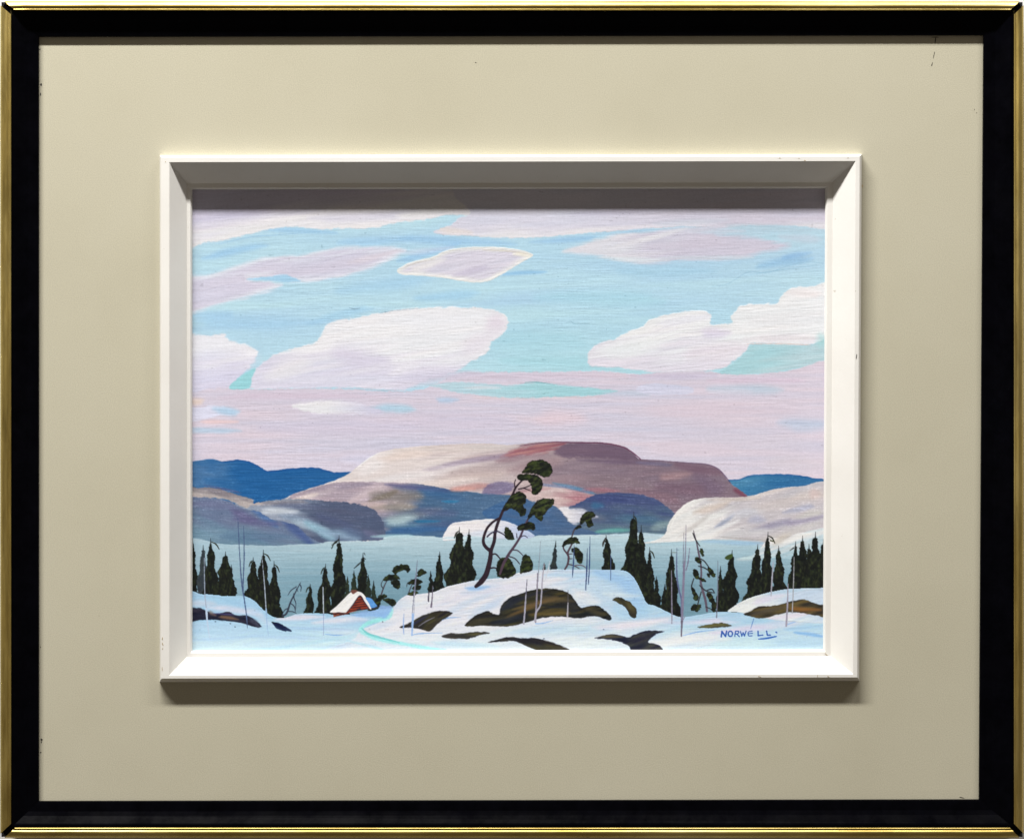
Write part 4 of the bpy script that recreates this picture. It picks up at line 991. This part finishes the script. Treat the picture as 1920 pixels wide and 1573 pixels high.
# ragged leafy pine
p = part("painted_pine", 0, "thin ragged pine with drooping leaf clusters")
stroke([(1301, 995), (1307, 1018), (1311, 1038), (1315, 1058), (1316, 1078), (1315, 1092), (1319, 1108), (1324, 1126), (1327, 1146)], (.6, 1.2, 1.8, 1.6, 1.8, 2, 2.4, 2.2, 2), (104, 92, 106), p)
for q in [[(1300, 1000), (1305, 1012), (1313, 1024)], [(1311, 1047), (1321, 1052), (1331, 1065)], [(1311, 1062), (1322, 1065), (1332, 1072)], [(1313, 1098), (1325, 1108), (1340, 1112)], [(1302, 1085), (1298, 1098), (1298, 1106)], [(1316, 1110), (1311, 1128), (1308, 1140)], [(1325, 1138), (1334, 1142)], [(1327, 1107), (1336, 1105), (1341, 1112)]]:
    stroke(q, (1, 1.2, .8), (48, 48, 52), p)
for k, (x, y, rx, ry, a) in enumerate([(1317, 1036, 3.5, 8, -15), (1310, 1051, 8, 4.5, 40), (1306, 1077, 6, 10, -20), (1335, 1073, 4.5, 11, -35), (1329, 1079, 3, 5, -30), (1318, 1087, 9, 3, 25), (1303, 1112, 4, 11, -25), (1306, 1121, 6, 6, 0), (1302, 1139, 7, 5, -50), (1308, 1141, 5, 6, 0), (1334, 1122, 5, 13, -30), (1313, 1136, 4, 3, 30), (1340, 1138, 5, 10, 0)]):
    th = np.linspace(0, 2 * np.pi, 9, endpoint=False)
    ca, sa = math.cos(math.radians(a)), math.sin(math.radians(a))
    tuft(np.stack([x + np.cos(th) * rx * ca - np.sin(th) * ry * sa, y + np.cos(th) * rx * sa + np.sin(th) * ry * ca], 1), p, 130 + k)

# ---- cabin
cb = part("painted_cabin", 0, "red log cabin painted under snowy roof")
lay([(624, 1147), (652, 1143), (654, 1150), (626, 1156)], lambda X, Y, sd: mix((72, 38, 38), (164, 92, 62), .4 + .9 * nz(X, Y, 5, 2, -6, 90)), cb, soft=1.4, smooth=False, streak=8, sl=(6, 2))
lay([(650, 1149), (675, 1116), (693, 1141), (672, 1144)], lambda X, Y, sd: mix((66, 28, 32), (172, 76, 48), .45 + .5 * np.sin((Y + .12 * X) * 1.35) + .3 * nz(X, Y, 6, 2, -6, 91)), cb, soft=1.4, smooth=False, streak=6, sl=(7, 2))
rf = part("painted_roof", cb)
lay([(619, 1147), (632, 1135), (645, 1122), (655, 1112), (663, 1107), (670, 1108), (678, 1110), (685, 1117), (691, 1127), (697, 1140), (692, 1140), (684, 1128), (676, 1116), (668, 1123), (660, 1134), (650, 1147), (636, 1147)], (238, 235, 240), rf, soft=1.4, ang=-40, streak=3, relief=.3, ridge=.3)
stroke([(650, 1148), (663, 1132), (675, 1116), (684, 1128), (693, 1141)], (.8, .9, .9), (74, 40, 50), cb, op=.9)
lay([(686, 1120), (696, 1121), (703, 1129), (708, 1137), (697, 1139), (692, 1130)], (100, 160, 224), part("painted_snow_drift", cb), soft=1.6)
lay([(658, 1107), (664, 1105), (671, 1107), (668, 1110), (662, 1113)], (126, 82, 72), part("painted_chimney", cb), soft=1.3)
lay([(669, 1141), (676, 1139), (678, 1143), (670, 1144)], (38, 34, 48), part("painted_window", cb), soft=1.2, smooth=False)
stroke([(697, 1140), (703, 1139), (708, 1136)], (.7, .9, .5), (50, 44, 70))

# ---- fallen snag and bare stems
p = part("painted_dead_branch", 0, "fallen dead branch painted by the left shore")
DK = (52, 56, 72)
stroke([(530, 1154), (538, 1148), (545, 1128), (555, 1108), (564, 1091)], (1.6, 1.8, 1.4, 1.1, .5), DK, p)
for q in [[(562, 1094), (565, 1100), (564, 1108)], [(556, 1099), (546, 1106), (540, 1115)], [(551, 1112), (552, 1122), (555, 1130), (554, 1145)], [(545, 1130), (552, 1136), (554, 1146)], [(541, 1139), (534, 1143), (529, 1152)], [(541, 1145), (550, 1146), (556, 1149)], [(556, 1103), (559, 1108)]]:
    stroke(q, (.9, .9, .4), DK, p)
GR, PL, BS = (118, 124, 148), (196, 204, 220), (84, 100, 136)


def stem(segs, name="painted_bare_stem"):
    p_ = part(name)
    for pts, r_, col in segs:
        stroke(pts, r_, col, p_, dry=.35, soft=1.0)


stem([([(446, 970), (449, 1030), (453, 1090), (457, 1115)], (.4, .9, 1.1, 1.1), BS), ([(457, 1115), (462, 1150), (464, 1176)], (1.1, 1.1, .5), (92, 112, 150))])
stem([([(457, 985), (458, 1040), (456, 1090), (456, 1112)], (.4, 1.0, 1.1, .8), BS)])
stem([([(383, 1045), (384, 1110), (387, 1140)], (.3, .9, 1.3), (168, 180, 198)), ([(387, 1140), (388, 1158), (391, 1180), (394, 1200)], (2.0, 1.6, .9, .4), (190, 206, 226))])
stem([([(491, 1040), (496, 1095), (499, 1140)], (.3, .8, 1.0), (176, 186, 200)), ([(499, 1140), (501, 1170), (504, 1192)], (1.1, .9, .3), (160, 190, 222))])
stem([([(606, 1100), (607, 1150)], (.7, .8), (196, 206, 218)), ([(607, 1150), (607, 1190)], (.8, .4), (150, 168, 204))])
stem([([(783, 1050), (780, 1085), (777, 1118), (775, 1150)], (.4, 1.1, 1.5, 1.9), (132, 134, 154)), ([(775, 1150), (774, 1170), (773, 1191)], (2.3, 2.0, 1.2), (156, 186, 228)), ([(778, 1112), (775, 1150)], (.5, .8), (222, 224, 232))])
stem([([(758, 1150), (757, 1172), (758, 1188)], (.3, 1.2, .8), (150, 178, 220))])
stem([([(805, 1110), (804, 1120), (804, 1127)], (1.0, 1.5, 1.2), (96, 88, 104))])
stem([([(812, 1098), (811, 1120), (809, 1137)], (.5, 1.0, 1.8), (122, 112, 130))])
stem([([(989, 1086), (987, 1115)], (.5, 1.0), (104, 102, 122)), ([(987, 1115), (985, 1145), (983, 1169)], (1.0, 1.6, 1.5), (170, 168, 182))])
stem([([(1014, 1015), (1012, 1050), (1009, 1090)], (.3, .7, 1.2), (150, 160, 172)), ([(1009, 1075), (1007, 1125), (1005, 1166)], (1.2, 1.6, 1.6), (150, 144, 158))])
stem([([(1021, 1056), (1018, 1085), (1016, 1115), (1014, 1135), (1006, 1148), (1004, 1164)], (.6, 1.4, 1.4, 1.4, 1.6, 1.6), (176, 172, 184)), ([(1032, 1052), (1028, 1070), (1022, 1090)], (.4, .9, .6), (206, 208, 214))])
stem([([(1066, 1106), (1066, 1130)], (.3, .6), (96, 92, 96)), ([(1066, 1130), (1065, 1156)], (.9, 1.6), (176, 172, 178))])
stem([([(1077, 1022), (1076, 1055), (1074, 1082)], (.4, 1.2, .8), (66, 84, 128))])
stem([([(1102, 1028), (1101, 1070), (1099, 1106)], (.4, 1.3, .9), (60, 76, 122))])
stem([([(1107, 1006), (1106, 1060), (1104, 1096)], (.4, 1.2, .7), (66, 84, 130))])
stem([([(1146, 1042), (1146, 1088)], (.6, .7), (90, 108, 146))])
stem([([(1260, 1070), (1261, 1140), (1261, 1169)], (.6, 1.2, .9), (146, 142, 160))])
stem([([(1270, 1028), (1270, 1075), (1274, 1105), (1279, 1125), (1279, 1150)], (.5, 1.4, 1.5, 1.6, 1.4), (108, 118, 152))])
stem([([(1287, 985), (1286, 1040), (1284, 1065), (1282, 1110), (1280, 1165)], (.4, 1.0, 1.8, 2.4, 2.2), (142, 136, 158)), ([(1283, 1000), (1282, 1050), (1282, 1080)], (.3, .7, .8), (130, 124, 146)), ([(1294, 1028), (1291, 1055), (1287, 1070)], (.4, 1.0, 1.1), (132, 126, 150)), ([(1280, 1165), (1279, 1193)], (1.9, 1.1), (116, 108, 124)), ([(1282, 1163), (1286, 1155)], (.9, .4), (150, 146, 166))])
stem([([(1347, 1052), (1347, 1110), (1345, 1158)], (.5, .9, .9), (126, 124, 140))])
stem([([(1451, 1055), (1449, 1085), (1447, 1118)], (.9, 1.4, 1.0), (172, 172, 184))])
stem([([(1479, 1095), (1478, 1135), (1476, 1174)], (.6, 1.6, 1.8), (164, 158, 172))])
stem([([(1490, 1045), (1489, 1100), (1487, 1150)], (.5, 1.0, .9), (168, 168, 172))])
stem([([(1415, 1160), (1412, 1170), (1409, 1179)], (.9, .8, .6), (112, 150, 204))])

# ---- signature
sg = part("signature", 0, "artist's signature lettered in blue paint")
INK = (42, 92, 176)


def letter(x, segs, w=1.15):
    for q in segs:
        stroke([(x + a_, 1183.5 + b_) for a_, b_ in q], w, INK, sg, soft=1.0, streak=8)


letter(1354, [[(0, 10.5), (1.2, .5)], [(1.2, .5), (8, 10)], [(8, 10), (10, 0)]], 1.4)
th = np.linspace(0, 2 * np.pi, 11)
letter(1371, [list(zip(4 * np.cos(th), 5 + 5 * np.sin(th)))], 1.25)
letter(1379.5, [[(0, 10), (1, .5)], [(1, .5), (6, 0), (7.5, 2.5), (5, 5), (1, 5.4)], [(3.5, 5.4), (8.5, 10.5)]], 1.0)
letter(1390, [[(0, .5), (2.5, 9.5)], [(2.5, 9.5), (5, 3)], [(5, 3), (7.5, 9.3)], [(7.5, 9.3), (10.5, 0)]], 1.0)
letter(1404, [[(8, 0), (1.5, 1.5), (0, 5), (2, 9.2), (8, 8.6)], [(1, 4.8), (8.5, 4)]], .85)
letter(1422, [[(1, 0), (1.2, 8.8)], [(1.2, 8.8), (10, 7.6)]], 1.1)
letter(1439, [[(0, 0), (1.5, 8)], [(1.5, 8), (7, 7.6)]], 1.2)
letter(1456.5, [[(0, 2), (1.5, 3)]], 1.3)
stroke([(1424, 1198.5), (1440, 1197), (1457, 1193.5)], (.9, 1.7, 1.2), (48, 108, 194), sg)

snow = np.isin(ID, [s1, s2, s3])
C[snow] *= np.array((.955, .970, .985), np.float32)
sh = np.clip(.5 * nz(XX, YY, 95, 13, -9, 211) + .35 * nz(XX, YY, 40, 6, -14, 212) + .05, 0, 1) * .62 * snow
sh = np.maximum(sh, .5 * np.clip(1 - np.hypot((XX - 1190) / 60, (YY - 1115) / 50), 0, 1) * (ID == s2))
C += (A3((176, 204, 231)) - C) * sh[..., None]
# ---- warp and weft of the canvas through the paint, little pits and specks
HT *= .36 - .14 * np.clip((840 - YY) / 40, 0, 1)
thr = nz(XX, YY, 22, 1.5, 0, 201)
wef = nz(XX, YY, 1.7, 15, 0, 202)
amp = .75 + .35 * nz(XX, YY, 120, 80, 0, 203)
HT += (.080 * thr + .045 * wef) * amp
hillz = np.exp(-((YY - 940) / 70) ** 2)
C += ((1.7 * thr + 1.2 * wef) * amp * (1 + 1.8 * hillz))[..., None]
tooth = np.clip(nz(XX, YY, 2.6, 2.2, 0, 207) * .7 + thr * .6 - .25, 0, 1) * hillz
C += (tooth * 26)[..., None]
C += (2.4 * nz(XX, YY, 2.1, 2.1, 0, 204))[..., None]
pit = np.clip((nz(XX, YY, 6, 4.5, 0, 205) * nz(XX, YY, 9, 7, 0, 206) - .62) / .1, 0, 1)
C -= (18 * pit)[..., None]

lum = C.mean(-1)
C -= (15 * np.exp(-((lum - 130) / 45) ** 2))[..., None]
C[ID == lk] *= np.array((1.0, .955, .96), np.float32)
C[ID == hb] *= np.array((.97, .97, .90), np.float32)
# ---- from the colours seen under the tubes to the colours of the paint itself
C = np.clip(C, 0, 252) / 255.0
LIN = np.where(C <= .04045, C / 12.92, ((C + .055) / 1.055) ** 2.4)
gx = np.linspace(-.24, .24, 7)
gz = np.linspace(-.18, .18, 6)
E = np.zeros((6, 7, 3))
for (lx, lup, lout, sx, sy, pw, lc) in LAMPS:
    nrm = np.array([0, lout, -lup]) / math.hypot(lout, lup)
    vdir = np.array([0, lup, lout]) / math.hypot(lout, lup)
    for u in (np.arange(16) + .5) / 16 - .5:
        for v in (-.25, .25):
            q = np.array([lx + u * sx, -lout, lup]) + vdir * v * sy
            d = np.stack(np.meshgrid(gx, gz) + [np.full((6, 7), CAN)], -1)[..., [0, 2, 1]] - q
            r2 = (d ** 2).sum(-1)
            dn = d / np.sqrt(r2)[..., None]
            e_ = np.clip(dn @ nrm, 0, 1) * np.clip(dn[..., 1], 0, 1) / r2 * pw / math.pi / 32
            E += e_[..., None] * np.array(lc)
E = 1.015 * E / math.pi + .125 * np.array((1.0, .86, .70)) * .9
sc = (CD + CAN) / CD
fx = np.clip(((XX[0] - 960) * K * sc + .24) / .48 * 6, 0, 5.999)
fz = np.clip((-(YY[:, 0] - 786.5) * K * sc + .18) / .36 * 5, 0, 4.999)
ix, iz = fx.astype(int), fz.astype(int)
tx, tz = (fx - ix)[None, :, None], (fz - iz)[:, None, None]
Lm = (E[iz][:, ix] * (1 - tx) + E[iz][:, ix + 1] * tx) * (1 - tz) + (E[iz + 1][:, ix] * (1 - tx) + E[iz + 1][:, ix + 1] * tx) * tz
print("light on canvas", Lm[0, 0], Lm[440, 600], Lm[-1, -1])
ALB = np.clip(LIN / Lm, .002, .9)

# ---- build the meshes
SX = XX - 4.5 * ((YY - 786) / 970.0) * np.maximum(0, (XX - 360) / 1184.0)
SY = YY - 2.2 * (XX - 960) / 1300.0
PXm = (SX - 960.0) * K * sc
PZm = ZC - (SY - 786.5) * K * sc
PYm = CAN - HT * K
POS = np.stack([PXm, PYm, PZm], -1).astype(np.float32)
gy_, gx_ = np.gradient(HT)
# surface y = CAN - HT*K ; outward normal is towards -y, tilted by the slope of the paint (image y runs down)
NRM = np.stack([-gx_, -np.ones_like(HT), gy_], -1)
NRM /= np.linalg.norm(NRM, axis=-1, keepdims=True)
NRM = NRM.astype(np.float32).reshape(-1, 3)
POS = POS.reshape(-1, 3)
COLR = np.concatenate([ALB, np.ones(ALB.shape[:2] + (1,))], -1).astype(np.float32).reshape(-1, 4)
vid = np.arange(PH * PW).reshape(PH, PW)
Q = np.stack([vid[:-1, :-1], vid[1:, :-1], vid[1:, 1:], vid[:-1, 1:]], -1).reshape(-1, 4)
FID = ID[:-1, :-1].reshape(-1)


def grid_mesh(name, faces):
    used, inv = np.unique(faces.reshape(-1), return_inverse=True)
    me = bpy.data.meshes.new(name)
    nf = len(faces)
    me.vertices.add(len(used))
    me.vertices.foreach_set("co", POS[used].reshape(-1))
    me.loops.add(nf * 4)
    me.loops.foreach_set("vertex_index", inv.astype(np.int32))
    me.polygons.add(nf)
    me.polygons.foreach_set("loop_start", np.arange(0, nf * 4, 4, dtype=np.int32))
    me.update(calc_edges=True)
    me.polygons.foreach_set("use_smooth", np.ones(nf, bool))
    at = me.color_attributes.new("paint", 'FLOAT_COLOR', 'POINT')
    at.data.foreach_set("color", COLR[used].reshape(-1))
    me.normals_split_custom_set_from_vertices(NRM[used])
    me.materials.append(M_OIL)
    return me


order = np.argsort(FID, kind='stable')
srt = FID[order]
objs = {}
for pid in range(1, len(PARTS) + 1):
    a_, b_ = np.searchsorted(srt, pid), np.searchsorted(srt, pid, 'right')
    if b_ - a_ < 4:
        continue
    name, par, label = PARTS[pid - 1]
    o = bpy.data.objects.new(name, grid_mesh(name, Q[order[a_:b_]]))
    COL.objects.link(o)
    if label:
        o["label"] = label
    pr_ = objs.get(par, painting)
    o.parent = pr_
    o.matrix_parent_inverse = painting.matrix_world.inverted() if pr_ is painting else pr_.matrix_basis.inverted()
    if pr_ is not painting:
        from mathutils import Matrix
        o.matrix_parent_inverse = Matrix.Identity(4)
    objs[pid] = o
# the canvas itself, behind the paint
c4 = [(X0, Y0), (X0 + PW - 1, Y0), (X0 + PW - 1, Y0 + PH - 1), (X0, Y0 + PH - 1)]
fr = [P(*skew(x, y), CAN + .0009, CAN) for x, y in c4]
bk = [P(*skew(x, y), CAN + .0040, CAN) for x, y in c4]
mesh_obj("canvas_panel", fr + bk, [(0, 3, 2, 1), (4, 5, 6, 7), (0, 1, 5, 4), (1, 2, 6, 5), (2, 3, 7, 6), (3, 0, 4, 7)], M_BOARD, painting)
